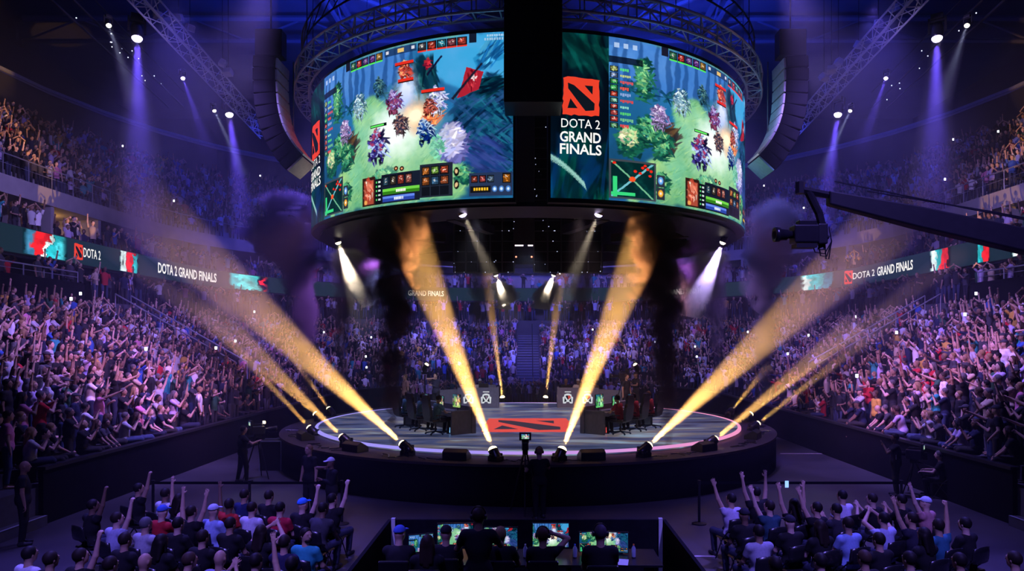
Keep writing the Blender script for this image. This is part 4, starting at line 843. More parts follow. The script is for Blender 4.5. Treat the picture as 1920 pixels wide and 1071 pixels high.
# ================================================================ figures: distance-field bodies turned into continuous skins
class SDF:
    def __init__(s): s.p = []; s.clips = []
    def cap(s, a, b, ra, rb=None, k=.03, clip=None, sub=False): s.p.append(('c', Vector(a), Vector(b), ra, ra if rb is None else rb, k, clip, sub)); return s
    def ell(s, c_, r, rot=None, k=.03, clip=None, sub=False): s.p.append(('e', Vector(c_), Vector(r), rot, None, k, clip, sub)); return s
    def mesh(s, h):
        lo = Vector((1e9,)*3); hi = Vector((-1e9,)*3); bb = []
        for q in s.p:
            if q[0] == 'c': m_ = max(q[3], q[4]); a = Vector([min(q[1][i], q[2][i])-m_ for i in range(3)]); b_ = Vector([max(q[1][i], q[2][i])+m_ for i in range(3)])
            else: m_ = max(q[2]); r3 = q[2] if q[3] is None else Vector((m_, m_, m_)); a = q[1]-r3; b_ = q[1]+r3
            bb.append((a, b_))
            for i in range(3): lo[i] = min(lo[i], a[i]); hi[i] = max(hi[i], b_[i])
        lo -= Vector((3*h,)*3); hi += Vector((3*h,)*3); n = [int((hi[i]-lo[i])/h)+2 for i in range(3)]
        f = np.full(n, .5, np.float32); ax = [np.arange(n[i], dtype=np.float32)*h+lo[i] for i in range(3)]
        for q, (a, b_) in zip(s.p, bb):
            k = q[5]; mg = k+.03; sl = tuple(slice(max(0, int((a[i]-mg-lo[i])/h)), min(n[i], int((b_[i]+mg-lo[i])/h)+2)) for i in range(3))
            X, Y, Z = ax[0][sl[0]][:, None, None], ax[1][sl[1]][None, :, None], ax[2][sl[2]][None, None, :]
            if q[0] == 'c':
                A, D = q[1], q[2]-q[1]; dd = max(D.length_squared, 1e-9); t = np.clip(((X-A.x)*D.x+(Y-A.y)*D.y+(Z-A.z)*D.z)/dd, 0, 1)
                d = np.sqrt((X-A.x-t*D.x)**2+(Y-A.y-t*D.y)**2+(Z-A.z-t*D.z)**2)-(q[3]+t*(q[4]-q[3]))
            else:
                C_, r, rot = q[1], q[2], q[3]; x, y, z = X-C_.x, Y-C_.y, Z-C_.z
                if rot is not None:
                    iv = rot.transposed(); x, y, z = iv[0][0]*x+iv[0][1]*y+iv[0][2]*z, iv[1][0]*x+iv[1][1]*y+iv[1][2]*z, iv[2][0]*x+iv[2][1]*y+iv[2][2]*z
                k0 = np.sqrt((x/r.x)**2+(y/r.y)**2+(z/r.z)**2); k1 = np.sqrt((x/r.x**2)**2+(y/r.y**2)**2+(z/r.z**2)**2)+1e-6; d = k0*(k0-1)/k1
            if q[6]:
                for cp, cn in q[6]: d = np.maximum(d, (X-cp[0])*cn[0]+(Y-cp[1])*cn[1]+(Z-cp[2])*cn[2])
            g = f[sl]
            if q[7]: hh = np.clip(.5-.5*(g+d)/k, 0, 1); f[sl] = g*(1-hh)-d*hh+k*hh*(1-hh)
            else: hh = np.clip(.5+.5*(g-d)/k, 0, 1); f[sl] = g*(1-hh)+d*hh-k*hh*(1-hh)
        for cp, cn in s.clips:
            f = np.maximum(f, (ax[0][:, None, None]-cp[0])*cn[0]+(ax[1][None, :, None]-cp[1])*cn[1]+(ax[2][None, None, :]-cp[2])*cn[2])
        f[0] = f[-1] = .5; f[:, 0] = f[:, -1] = .5; f[:, :, 0] = f[:, :, -1] = .5
        sg = f < 0; cs = [(i, j, k) for i in (0, 1) for j in (0, 1) for k in (0, 1)]
        sh = lambda a, c_: a[c_[0]:a.shape[0]-1+c_[0], c_[1]:a.shape[1]-1+c_[1], c_[2]:a.shape[2]-1+c_[2]]
        cnt = sum(sh(sg, c_).astype(np.int8) for c_ in cs); act = (cnt > 0) & (cnt < 8); idx = np.argwhere(act)
        pos = np.zeros((len(idx), 3)); num = np.zeros(len(idx)); cv = {c_: f[idx[:, 0]+c_[0], idx[:, 1]+c_[1], idx[:, 2]+c_[2]] for c_ in cs}
        for c1 in cs:
            for a_ in range(3):
                if c1[a_]: continue
                c2 = tuple(c1[i]+(i == a_) for i in range(3)); v1, v2 = cv[c1], cv[c2]; cr_ = (v1 < 0) != (v2 < 0)
                t = np.where(cr_, v1/np.where(cr_, v1-v2, 1), 0)
                for i in range(3): pos[:, i] += cr_*(c1[i]+(t if i == a_ else 0))
                num += cr_
        V = (pos/num[:, None]+idx)*h+np.array(lo); ids = np.full(act.shape, -1, np.int32); ids[idx[:, 0], idx[:, 1], idx[:, 2]] = np.arange(len(idx)); Q = []
        for a_ in range(3):
            u, v = [(1, 2), (2, 0), (0, 1)][a_]; s0 = [slice(1, -1)]*3; s0[a_] = slice(0, -1); s1 = [slice(1, -1)]*3; s1[a_] = slice(1, None)
            A, B = sg[tuple(s0)], sg[tuple(s1)]; e_ = np.argwhere(A != B); fl = A[e_[:, 0], e_[:, 1], e_[:, 2]]
            off = np.array([1, 1, 1]); off[a_] = 0; e_ = e_+off
            def cell(du, dv):
                c_ = e_.copy(); c_[:, u] += du; c_[:, v] += dv; return ids[c_[:, 0], c_[:, 1], c_[:, 2]]
            q = np.stack([cell(-1, -1), cell(0, -1), cell(0, 0), cell(-1, 0)], 1); q[~fl] = q[~fl][:, ::-1]; Q.append(q)
        return V, np.concatenate(Q)
def ik(sh, hd, l1, l2, pole):
    sh, hd, pole = Vector(sh), Vector(hd), Vector(pole); d = hd-sh; L_ = min(d.length, (l1+l2)*.995); d.normalize(); hd = sh+d*L_
    a = (l1*l1-l2*l2+L_*L_)/(2*L_); h_ = math.sqrt(max(l1*l1-a*a, 0)); p = (pole-d*pole.dot(d)); p = p.normalized() if p.length > 1e-4 else Vector((0, -1, 0))
    return sh+d*a+p*h_, hd
def rotm(yaw, pitch): return Matrix.Rotation(yaw, 3, 'Z') @ Matrix.Rotation(pitch, 3, 'X')
SHOES = {}
def make_figure(sit=False, hands=((.27, .03, .83), (-.27, .03, .83)), modes=('open', 'open'), yaw=0, pitch=0, lean=0, sleeve=.62, step=0, fem=False, feet=None, h=.0125):
    """returns meshes: body, shirt, trousers, hair_short, hair_long, cap, shoe x2, headphones"""
    dz = -.43 if sit else 0; B = SDF(); sw = .165 if fem else .185; ly = lean
    pel = Vector((0, 0, .95+dz)); che = Vector((0, ly*.6, 1.27+dz)); nb = Vector((0, ly, 1.46+dz-abs(ly)*.15)); hc = nb+Vector((0, .03+ly*.35, .185)); Rm = rotm(yaw, pitch)
    H = lambda x, y, z: hc+Rm @ Vector((x, y, z)); T = SDF(); S_ = SDF()
    def torso(F_, e_, k=.05):
        F_.ell(pel, (.155+e_, .11+e_, .13+e_), k=k).cap(pel+Vector((0, 0, .05)), che-Vector((0, 0, .08)), .115+e_, .125+e_, k=k).ell(che, ((.155 if fem else .17)+e_, .108+e_, .17+e_), k=k)
        F_.cap(nb+Vector((-sw+.03, 0, -.055)), nb+Vector((sw-.03, 0, -.055)), .058+e_, k=k)
        if fem: F_.ell(che+Vector((.07, .085, .02)), (.055+e_,)*3, k=k).ell(che+Vector((-.07, .085, .02)), (.055+e_,)*3, k=k)
    torso(B, 0); torso(S_, .018); S_.ell(pel-Vector((0, 0, .02)), (.186, .142, .17), k=.04)
    B.cap(nb-Vector((0, 0, .04)), hc+Rm @ Vector((0, -.015, -.07)), .058, .054, k=.03)
    B.ell(hc, (.077, .096, .112), Rm).ell(H(0, .022, -.058), (.056, .070, .062), Rm, k=.03).ell(H(0, .062, -.095), (.026, .024, .022), Rm, k=.02)
    B.cap(H(0, .094, .012), H(0, .112, -.022), .009, .014, k=.012).cap(H(-.04, .088, .028), H(.04, .088, .028), .009, k=.012)
    for s in (-1, 1):
        B.ell(H(s*.032, .097, .008), (.017, .012, .011), Rm, k=.008, sub=True).ell(H(s*.032, .086, .006), (.012, .010, .009), Rm, k=.004)
        B.ell(H(s*.078, -.008, -.008), (.011, .020, .030), Rm @ Matrix.Rotation(s*.25, 3, 'Z'), k=.008)
    B.cap(H(-.020, .090, -.052), H(.020, .090, -.052), .008, k=.006); B.cap(H(-.022, .099, -.0455), H(.022, .099, -.0455), .003, k=.004, sub=True)
    for i, (hd, md) in enumerate(zip(hands, modes)):
        s = 1 if hd[0] >= 0 and i == 0 else (-1 if i == 1 else 1); s = 1 if i == 0 else -1
        sh = nb+Vector((s*sw, 0, -.06)); hd = Vector(hd)+Vector((0, 0, dz)); up_ = hd.z > sh.z+.1
        el, wr = ik(sh, hd, .285, .255, (s*.9, .35, -.1) if up_ else (s*.55, -.7, -.6))
        B.cap(sh, el, .052, .040, k=.03).cap(el, wr, .041, .027, k=.015)
        S_.cap(sh, el if sleeve > .9 else sh.lerp(el, sleeve), .066, .060 if sleeve < .9 else .054, k=.035, clip=None if sleeve > .9 else [(tuple(sh.lerp(el, sleeve)), tuple((el-sh).normalized()))])
        if sleeve > .9: S_.cap(el, wr, .056, .040, k=.02, clip=[(tuple(wr-(wr-el).normalized()*.02), tuple((wr-el).normalized()))])
        d = (wr-el).normalized()
        if md == 'desk': d = Vector((0, 1, -.1)).normalized()
        sd = d.cross(Vector((0, 1, 0)) if abs(d.y) < .8 else Vector((0, 0, 1))).normalized(); nrm = sd.cross(d).normalized()
        if nrm.y < 0 and abs(d.y) < .8: nrm = -nrm
        if md in ('desk', 'hold') and nrm.z > 0: nrm = -nrm
        inn = sd if sd.dot(Vector((-s, 0, 0))) > 0 else -sd; pc = wr+d*.05; rot = Matrix((inn, d, nrm)).transposed()
        B.ell(pc, (.042, .050, .018), rot, k=.02)
        for j in range(4):
            b0 = pc+d*.036+inn*((1.5-j)*.0215); ln = (.070, .080, .075, .060)[j]; sp = inn*((1.5-j)*.13)
            if md == 'open': p1 = b0+(d+sp).normalized()*ln*.5; p2 = p1+(d+sp+nrm*.25).normalized()*ln*.5
            elif md == 'fist': p1 = b0+(d*.5+nrm).normalized()*ln*.48; p2 = p1+(-d+nrm*.1).normalized()*ln*.5
            else: p1 = b0+(d+nrm*.5).normalized()*ln*.5; p2 = p1+(d*.3+nrm).normalized()*ln*.5
            B.cap(b0, p1, .0105, .0095, k=.006).cap(p1, p2, .0095, .0080, k=.005)
        t0 = pc-d*.018+inn*.034; t1 = t0+(inn*(.9 if md == 'open' else .4)+d*.7+nrm*.4).normalized()*.038; t2 = t1+(d+nrm*(.2 if md == 'open' else .9)-inn*(0 if md == 'open' else .6)).normalized()*.03
        B.cap(t0, t1, .013, .011, k=.01).cap(t1, t2, .011, .009, k=.006)
    sho = []
    for s in (-1, 1):
        hip = pel+Vector((s*.095, 0, -.03))
        if sit: kn = Vector((s*.15, .43, .50)); an = Vector((s*.15, .38+.06*s*(step or 0), .09))
        else: kn = Vector((s*.11, .02+s*step*.12, .50)); an = Vector((s*.12, -.02+s*step*.2, .09))
        if feet: kn, an = Vector(feet[(s+1)//2][0]), Vector(feet[(s+1)//2][1])
        B.cap(hip, kn, .085, .055, k=.04).cap(kn, an, .053, .036, k=.02).cap(an+Vector((0, -.02, -.045)), an+Vector((0, .15, -.06)), .036, .026, k=.02)
        T.cap(hip, kn, .102, .074, k=.05).cap(kn, an, .072, .056, k=.03, clip=[((an.x, an.y, an.z+.01), (0, 0, -1))] if not sit else [(tuple(an+(kn-an)*.05), tuple((an-kn).normalized()))])
        sho.append(SDF().cap(an+Vector((0, -.03, -.045)), an+Vector((s*.01, .16, -.052)), .048, .038, k=.02).cap(an, an-Vector((0, 0, .03)), .050, k=.02))
        sho[-1].clips.append(((0, 0, an.z-.09), (0, 0, -1)))
    T.ell(pel-Vector((0, 0, .02)), (.172, .126, .135), k=.05); T.clips.append(((0, 0, pel.z+.07), (0, 0, 1)))
    S_.clips += [((0, 0, pel.z-(.10 if not sit else .04)), (0, 0, -1)), (tuple(nb+Vector((0, .0, .035))), (0, .45, 1))]
    hr = SDF().ell(H(0, -.012, .020), (.089, .104, .106), Rm, k=.02, clip=[(tuple(H(0, .058, .055)), tuple(Rm @ Vector((0, 1, -.55)).normalized())), (tuple(H(0, -.02, -.055)), tuple(Rm @ Vector((0, .25, -1)).normalized()))])
    hl = SDF().ell(H(0, -.014, .018), (.092, .108, .108), Rm, k=.02, clip=[(tuple(H(0, .055, .055)), tuple(Rm @ Vector((0, 1, -.45)).normalized()))])
    for x, l_ in ((-.06, .22), (-.02, .27), (.02, .28), (.06, .22)): hl.cap(H(x, -.065, -.02), nb+Vector((x*1.15, -.10, .16-l_)), .045, .030, k=.03)
    for s in (-1, 1): hl.cap(H(s*.082, -.01, .01), H(s*.088, -.005, -.15), .022, .026, k=.03)
    cp = SDF().ell(H(0, -.006, .030), (.091, .108, .100), Rm, k=.015, clip=[(tuple(H(0, 0, .030)), tuple(Rm @ Vector((0, 0, -1))))]).ell(H(0, .125, .040), (.070, .075, .014), Rm @ Matrix.Rotation(-.15, 3, 'X'), k=.015)
    out = dict(hc=hc, Rm=Rm)
    for nm, F_, m_ in (('body', B, 'skin'), ('shirt', S_, 'cloth'), ('trousers', T, 'cloth'), ('hair', hr, 'hair'), ('long_hair', hl, 'hair'), ('cap', cp, 'cloth'), ('shoe0', sho[0], 'any'), ('shoe1', sho[1], 'any')):
        V, Q = F_.mesh(h if nm not in ('trousers', 'shirt') else h*1.3); out[nm] = npmesh(nm, V, Q, M[m_])
    m_ = MB(); tp = [H(.098*math.sin(a), -.005, .012+.125*math.cos(a)) for a in np.linspace(-1.5, 1.5, 11)]; m_.tube(tp, .009, 6)
    for s in (-1, 1): m_.lathe([(.012, 0), (.040, .004), (.040, .03), (.02, .04)], 12, c=H(s*.078, -.005, -.005), rot=Rm @ Matrix.Rotation(s*math.pi/2, 3, 'Y'))
    o_ = m_.build('headphones', M['plastic']); out['headphones'] = o_.data; bpy.data.objects.remove(o_)
    return out
UPR, UPL = (.30, .10, 1.98), (-.30, .10, 1.98)
import time as _t; _t0 = _t.time()
PT = dict(
    s_rest=make_figure(True, ((.16, .34, 1.02), (-.16, .34, 1.02)), ('hold', 'hold')),
    s_up=make_figure(True, (UPR, UPL), ('open', 'open'), pitch=.12),
    s_fist=make_figure(True, (UPR, (-.17, .33, 1.03)), ('fist', 'hold'), pitch=.1, yaw=-.25),
    s_fistl=make_figure(True, ((.17, .33, 1.03), (-.34, .12, 1.96)), ('hold', 'open'), pitch=.1, yaw=.3, fem=True),
    s_clap=make_figure(True, ((.035, .33, 1.42), (-.035, .33, 1.42)), ('open', 'open'), yaw=.2),
    s_phone=make_figure(True, ((.10, .34, 1.70), (-.02, .33, 1.68)), ('hold', 'hold'), pitch=.15),
    s_touch=make_figure(True, ((.15, .06, 1.66), (-.16, .34, 1.02)), ('hold', 'hold'), yaw=-.15),
    s_lean=make_figure(True, ((.16, .46, .97), (-.16, .46, .97)), ('hold', 'hold'), lean=.12, yaw=-.4, sleeve=.62),
    s_desk=make_figure(True, ((.20, .45, 1.16), (-.20, .45, 1.16)), ('desk', 'desk'), lean=.05),
    s_back=make_figure(True, ((.20, .30, 1.02), (-.20, .30, 1.02)), ('hold', 'hold'), yaw=-2.0, lean=-.02),
    t_down=make_figure(False, ((.27, .05, .84), (-.27, .05, .84)), ('hold', 'hold')),
    t_up=make_figure(False, (UPR, UPL), ('open', 'open'), pitch=.1),
    t_fist=make_figure(False, ((.26, .10, 2.0), (-.28, .12, .95)), ('fist', 'hold'), yaw=-.2, fem=True),
    t_fistl=make_figure(False, ((.28, .10, .92), (-.32, .15, 1.95)), ('hold', 'fist'), yaw=.25),
    t_clap=make_figure(False, ((.04, .32, 1.42), (-.04, .32, 1.42)), ('open', 'open'), fem=True),
    t_point=make_figure(False, ((.22, .50, 1.62), (-.12, .30, 1.30)), ('open', 'hold'), yaw=-.1),
    t_chin=make_figure(False, ((.05, .16, 1.52), (.06, .24, 1.22)), ('fist', 'hold'), sleeve=1),
    t_oper=make_figure(False, ((.20, .42, 1.28), (-.24, .38, 1.18)), ('hold', 'hold'), step=.5),
)
print('figures', round(_t.time()-_t0, 1))
SKINS = [(.52, .33, .25), (.45, .28, .20), (.60, .40, .32), (.30, .18, .12), (.17, .10, .07), (.50, .32, .22)]
HAIRS = [(.012, .009, .008), (.03, .018, .012), (.07, .04, .02), (.02, .015, .015), (.25, .16, .07), (.10, .09, .09)]
CLOTHS = [('black', (.012, .012, .015)), ('black', (.02, .02, .024)), ('dark navy', (.015, .02, .05)), ('charcoal', (.05, .05, .06)), ('white', (.72, .70, .74)), ('pale grey', (.42, .42, .47)),
          ('lilac', (.48, .40, .62)), ('red', (.42, .02, .03)), ('blue', (.04, .10, .38)), ('teal', (.03, .26, .28)), ('pink', (.60, .22, .36)), ('mustard', (.55, .34, .06)), ('dark green', (.03, .10, .06)), ('beige', (.48, .38, .28))]
CW_ = [24, 14, 12, 9, 7, 8, 6, 3.5, 3, 2, 2, 1.5, 2, 3]
def person(pose, loc, rz, label, group=None, shirt=(.02, .02, .02), trousers=(.03, .035, .06), skin=None, hair='hair', haircol=None, sc=1.0, shoes=False, head=None, extra=None, capcol=None, rgn=random):
    pt_ = PT[pose]; o = bpy.data.objects.new('person', pt_['body']); COL.objects.link(o); o.location = loc; o.rotation_euler = (0, 0, rz); o.scale = (sc,)*3
    o.color = (*(skin or rgn.choice(SKINS)), 1); tag(o, label, 'person', group)
    def ch(nm, me, col):
        c_ = bpy.data.objects.new(nm, me); COL.objects.link(c_); c_.parent = o; c_.color = (*col, 1); return c_
    ch('shirt', pt_['shirt'], shirt); ch('trousers', pt_['trousers'], trousers); hc_ = haircol or rgn.choice(HAIRS)
    if hair: ch('hair' if hair != 'cap' else 'cap', pt_[hair], hc_ if hair != 'cap' else (capcol or (.05, .05, .06)))
    if hair == 'cap' and capcol is None: pass
    if shoes:
        for k in '01': ch('shoe', pt_['shoe'+k], (.03, .03, .035))
    if head: ch('headphones', pt_['headphones'], (.02, .02, .02))
    return o
# ================================================================ people in the stands
ORD = 'zeroth first second third fourth fifth sixth seventh eighth ninth tenth eleventh twelfth thirteenth fourteenth fifteenth sixteenth seventeenth eighteenth nineteenth twentieth'.split()
TENS = {20: 'twenty', 30: 'thirty', 40: 'forty', 50: 'fifty', 60: 'sixty'}
def ordw(n): return ORD[n] if n <= 20 else ('thirtieth' if n == 30 else 'fortieth' if n == 40 else TENS[n//10*10]+'-'+ORD[n % 10])
rg = random.Random(42)
def seats(d, z, step, y0=9.0):
    """positions along the curve at offset d: (x, y, z, facing angle, index from the near end, side)"""
    p = []; Ls = 41-y0; n = int(Ls/step)
    for k in range(n): p.append((-11.5-d, y0+k*step, -1, 0))
    arc = math.pi/2*(9+d); n2 = int(arc/step)
    for k in range(n2): t = (k+.5)/n2*math.pi/2; p.append((-2.5-(9+d)*math.cos(t), 41+(9+d)*math.sin(t), -math.cos(t), math.sin(t)))
    n3 = int(2.5/step)
    for k in range(n3): p.append((-2.5+(k+.5)*step, 50+d, 0, 1))
    out = []
    for i, (x, y, nx, ny) in enumerate(p):
        for s in (-1, 1): out.append((x if s < 0 else -x, y, z, i, s))
    return out
def px_of(x, y, z): return AX+F*x/y, HY-F*(z-HC)/y
cand = []
for i in range(NR):
    for (x, y, z, k, s) in seats(.12+ROWD*i+.44, .9+ROWZ*i, .50, 9.0+(i % 2)*.25):
        if abs(y-33.4) < .75 and abs(x) > 13.4 and y < 41: continue
        if abs(x) < 1.15 and y > 48: continue
        if y < 41 and abs(y-22.6) < .45 and False: continue
        X, Y, Z = x+rg.uniform(-.12, .12), y+rg.uniform(-.12, .12), z
        px, py = px_of(X, Y, Z+1.4)
        if -25 < px < 1945: cand.append([i, X, Y, Z, k, s, px, py])
near = []
for q in cand:
    if q[0] == 0 and q[2] < 41: q[1] += math.copysign(.12, q[1])
for s in (-1, 1):
    c_ = sorted([q for q in cand if q[5] == s and not (q[0] == 0 and q[2] < 16)], key=lambda q: q[2]+abs(q[1])*.25)[:92]
    near += c_
nearset = set(id(q) for q in near)
POSEW = dict(t_up='both arms raised', t_fist='fist raised', t_fistl='fist raised', t_clap='clapping', t_point='pointing forward', t_down='arms down', t_chin='hand at chin', s_rest='sitting', s_clap='sitting clapping', s_lean='sitting leaning')
used_lab = {}
keyc = lambda q: (q[5], q[0])
order = {}
for q in sorted(near, key=lambda q: (q[5], q[0], q[2])):
    order.setdefault(keyc(q), []).append(q)
for (s, i), qs in order.items():
    for j, q in enumerate(qs):
        _, X, Y, Z, k, s, px, py = q
        sit = (i == 0 and rg.random() < .75) or (i == 1 and rg.random() < .3); pose = rg.choice(['s_rest', 's_clap', 's_lean', 's_clap']) if sit else rg.choices(['t_up', 't_fist', 't_fistl', 't_clap', 't_point', 't_down', 't_chin'], [2, 2, 2, 4, 1.2, 2.2, 1.2])[0]
        cn, cc_ = rg.choices(CLOTHS, CW_)[0]; ang = math.atan2(SC.y-Y, SC.x-X)-math.pi/2+rg.uniform(-.35, .35)
        hair = rg.choices(['hair', 'long_hair', 'cap', None], [6, 3, 1.5, .6])[0]
        person(pose, (X, Y, Z+(.02 if sit else 0)), ang, '%s in %s, %s, %s row of %s stand, %s along' % ('capped person' if hair == 'cap' else 'person', cn, POSEW[pose], ordw(i+1), 'left' if s < 0 else 'right', ordw(j+1)),
               'spectators in the near rows of the side stands', shirt=cc_, trousers=rg.choice([(.02, .025, .05), (.05, .07, .14), (.03, .03, .03)]), hair=hair, sc=rg.uniform(.94, 1.05), rgn=rg)
# ---- everyone farther away: one crowd mesh of small whole figures
def small_figure(arms, sit=False):
    P_ = []; add = lambda mb, c_: P_.append((mb, c_)); dz = -.42 if sit else 0
    def rings(rs, n=7):
        vs = []; fs = []
        for z, rx, ry in rs:
            for k in range(n): a = 2*math.pi*k/n; vs.append((rx*math.cos(a), ry*math.sin(a), z+dz))
        for i in range(len(rs)-1):
            for k in range(n): fs.append((i*n+k, i*n+(k+1) % n, (i+1)*n+(k+1) % n, (i+1)*n+k))
        return MB().add(vs, fs)
    add(rings([(.86, .17, .12), (1.08, .15, .11), (1.30, .19, .125), (1.42, .18, .09), (1.48, .06, .06)]), 1); add(rings([(1.46, .055, .055), (1.56, .05, .05)], 5), 0)
    for s in (-1, 1):
        if sit: add(MB().tube([(s*.09, 0, .5), (s*.13, .42, .5), (s*.13, .40, .05)], [.09, .07, .05], 5), 3)
        else: add(MB().tube([(s*.09, 0, .92), (s*.10, 0, .5), (s*.11, .02, .02)], [.09, .065, .05], 5), 3)
    hd = MB().sphere((0, .02, 1.64+dz), .108, 8, 6, (.82, .95, 1.12)); P_.append((hd, 'head'))
    for s, h_ in ((1, arms[0]), (-1, arms[1])):
        sh = Vector((s*.19, 0, 1.40+dz)); h_ = Vector(h_)+Vector((0, 0, dz)); el, wr = ik(sh, h_, .29, .27, (s*.9, .3, 0) if h_.z > 1.5+dz else (s*.5, -.7, -.6))
        add(MB().tube([sh, sh.lerp(el, .7)], [.062, .052], 5), 1); add(MB().tube([sh.lerp(el, .65), el, wr], [.042, .040, .028], 5), 0); add(MB().sphere(wr+(wr-el).normalized()*.05, .05, 5, 4, (.8, .8, 1.2)), 0)
    V = []; Fq = []; C_ = []
    for mb, c_ in P_:
        n0 = len(V); V += mb.v
        for f_ in mb.f:
            cs = np.mean([mb.v[i] for i in f_], 0)
            if c_ == 'head': cc = 0 if (cs[1]-.02) > .35*(cs[2]-1.62-dz)*1.0+.035-.10*(cs[2] < 1.60+dz) else 2
            else: cc = c_
            f2 = list(f_)
            if len(f2) == 4: Fq.append([i+n0 for i in f2]); C_.append(cc)
            else:
                for t in range(1, len(f2)-1, 2):
                    q_ = [f2[0], f2[t], f2[t+1], f2[min(t+2, len(f2)-1)]]
                    if q_[3] == q_[2]: q_[3] = q_[0] if False else q_[2]
                    if len(set(q_)) == 4: Fq.append([i+n0 for i in q_]); C_.append(cc)
    return np.array(V), np.array(Fq), np.array(C_)
SF = [small_figure(a) for a in (((.30, .1, 1.98), (-.30, .1, 1.98)), ((.27, .1, 2.0), (-.2, .2, 1.1)), ((.2, .2, 1.1), (-.27, .1, 2.0)), ((.04, .33, 1.42), (-.04, .33, 1.42)), ((.05, .25, 1.75), (-.05, .25, 1.75)), ((.27, .05, .85), (-.27, .05, .85)), ((.25, .45, 1.6), (-.2, .3, 1.2)))]
SS = [small_figure(a, True) for a in (((.16, .34, 1.02), (-.16, .34, 1.02)), ((.04, .33, 1.42), (-.04, .33, 1.42)), ((.27, .1, 2.0), (-.2, .2, 1.1)))]
def crowd(spots_, name, label, seed):
    r = random.Random(seed); VV = []; QQ = []; CC = []; n0 = 0
    for (x, y, z, sitp) in spots_:
        V, Q, C_ = r.choice(SS) if r.random() < sitp else r.choices(SF, [2, 2, 2, 3, 2.5, 3, 1.5])[0]; a = math.atan2(SC.y-y, SC.x-x)-math.pi/2+r.uniform(-.4, .4); k = r.uniform(.92, 1.06); ca, sa = math.cos(a)*k, math.sin(a)*k
        VV.append(np.stack([V[:, 0]*ca-V[:, 1]*sa+x, V[:, 0]*sa+V[:, 1]*ca+y, V[:, 2]*k+z], 1)); QQ.append(Q+n0); n0 += len(V)
        pal_ = np.array([r.choice(SKINS), r.choices(CLOTHS, CW_)[0][1], r.choice(HAIRS), r.choice([(.02, .02, .03), (.04, .05, .10), (.03, .03, .03)])]); CC.append(pal_[C_])
    me = npmesh(name, np.concatenate(VV), np.concatenate(QQ), crowdm, np.concatenate(CC), True, 'FACE'); o = link(bpy.data.objects.new(name, me)); tag(o, label, 'crowd', None, 'stuff'); return o
crowdm = attrmat('crowd_colours', 0, .8)
far = [(q[1], q[2], q[3], .35 if q[0] == 0 else .05) for q in cand if id(q) not in nearset and rg.random() < .95 and not (q[0] == 0 and q[2] < 16)]
for j, d in enumerate((9.35, 10.1)):                                # concourse standing
    for (x, y, z, k, s) in seats(d, 6.3, .62):
        if rg.random() < .75: far.append((x+rg.uniform(-.2, .2), y+rg.uniform(-.2, .2), z, 0))
for d, z in ((10.0, 9.2), (10.8, 9.35)):                          # suites
    for (x, y, z2, k, s) in seats(d, z, .6):
        if rg.random() < .7: far.append((x, y+rg.uniform(-.2, .2), z2-.6, .3))
upper = []
for i in range(UR):
    for (x, y, z, k, s) in seats(12.9+.75*i+.38, 12.1+.58*i, .55, 10+(i % 2)*.27):
        if abs(y-30) < .6 and y < 41: continue
        if rg.random() < .93: upper.append((x+rg.uniform(-.12, .12), y+rg.uniform(-.12, .12), z, .25))
vis = lambda L: [q for q in L if -40 < px_of(q[0], q[1], q[2])[0] < 1960 and px_of(q[0], q[1], q[2]+1.8)[1] > -30]
crowd(vis(far), 'crowd', 'thousands of cheering spectators filling the rest of the lower stands and balcony', 5)
crowd(vis(upper), 'upper_crowd', 'spectators packed in the steep upper balcony tier above the ribbon', 6)
pitc = [(rg.uniform(-10.5, 10.5), 48.9-j*.75+rg.uniform(-.15, .15), 0, .1) for j in range(3) for _ in range(34)]
crowd(pitc, 'standing_crowd', 'blue lit spectators standing on the arena floor behind the stage', 7)
# glowing phones held up in the stands
phm = emat('phone_light', (.85, .88, 1), 5, False); pme = None; pool = vis(far)+vis(upper); rg.shuffle(pool)
for ip, q in enumerate(sorted(pool[:46], key=lambda q: px_of(q[0], q[1], q[2])[0])):
    if pme is None: o = MB().box((0, 0, 0), (.10, .02, .13)).build('lit_phone', phm); pme = o.data
    else: o = link(bpy.data.objects.new('lit_phone', pme))
    d_ = (SC-Vector((q[0], q[1], 0))).normalized(); o.location = (q[0]+d_.x*.35, q[1]+d_.y*.35, q[2]+1.85); tag(o, 'tiny glowing phone held up in the stands, %s counted from the left' % ordw(ip+1), 'phone', 'phones glowing in the stands')
# ================================================================ floor seats
def folding_chair_meshes():
    seat = MB(); n_ = 6
    seat.box((0, .02, .455), (.44, .42, .03), taper=.94); bk = MB(); vs = []; fs = []
    for j, z in enumerate((.62, .70, .80, .88)):
        w_ = (.215, .225, .222, .19)[j]
        for k in range(7): t = k/6*2-1; vs.append((w_*t, -.215-.04*(1-t*t)-(z-.6)*.12, z+(.03*(1-t*t) if j == 3 else 0)))
    N0 = len(vs); vs += [(x, y-.015, z) for x, y, z in vs]
    for j in range(3):
        for k in range(6): a = j*7+k; fs += [(a, a+1, a+8, a+7), (a+N0+7, a+N0+8, a+N0+1, a+N0)]
    for k in range(6): fs += [(k+1, k, k+N0, k+1+N0), (21+k, 22+k, 22+k+N0, 21+k+N0)]
    for j in range(3): fs += [(j*7, j*7+7, j*7+7+N0, j*7+N0), (j*7+13, j*7+6, j*7+6+N0, j*7+13+N0)]
    bk.add(vs, fs); legs = []
    for s in (-1, 1):
        legs.append(MB().tube([(s*.225, .22, .0), (s*.225, -.02, .46), (s*.215, -.23, .66), (s*.20, -.25, .88)], .013, 6)); legs.append(MB().tube([(s*.205, -.24, 0), (s*.205, .12, .45)], .013, 6))
    return seat, bk, legs
_s, _b, _l = folding_chair_meshes()
CH = [('seat', _s.build('seat', M['plastic'], bevel=.01)), ('backrest', _b.build('backrest', M['plastic'], smooth=True))]+[('leg', q.build('leg', M['darksteel'])) for q in _l]
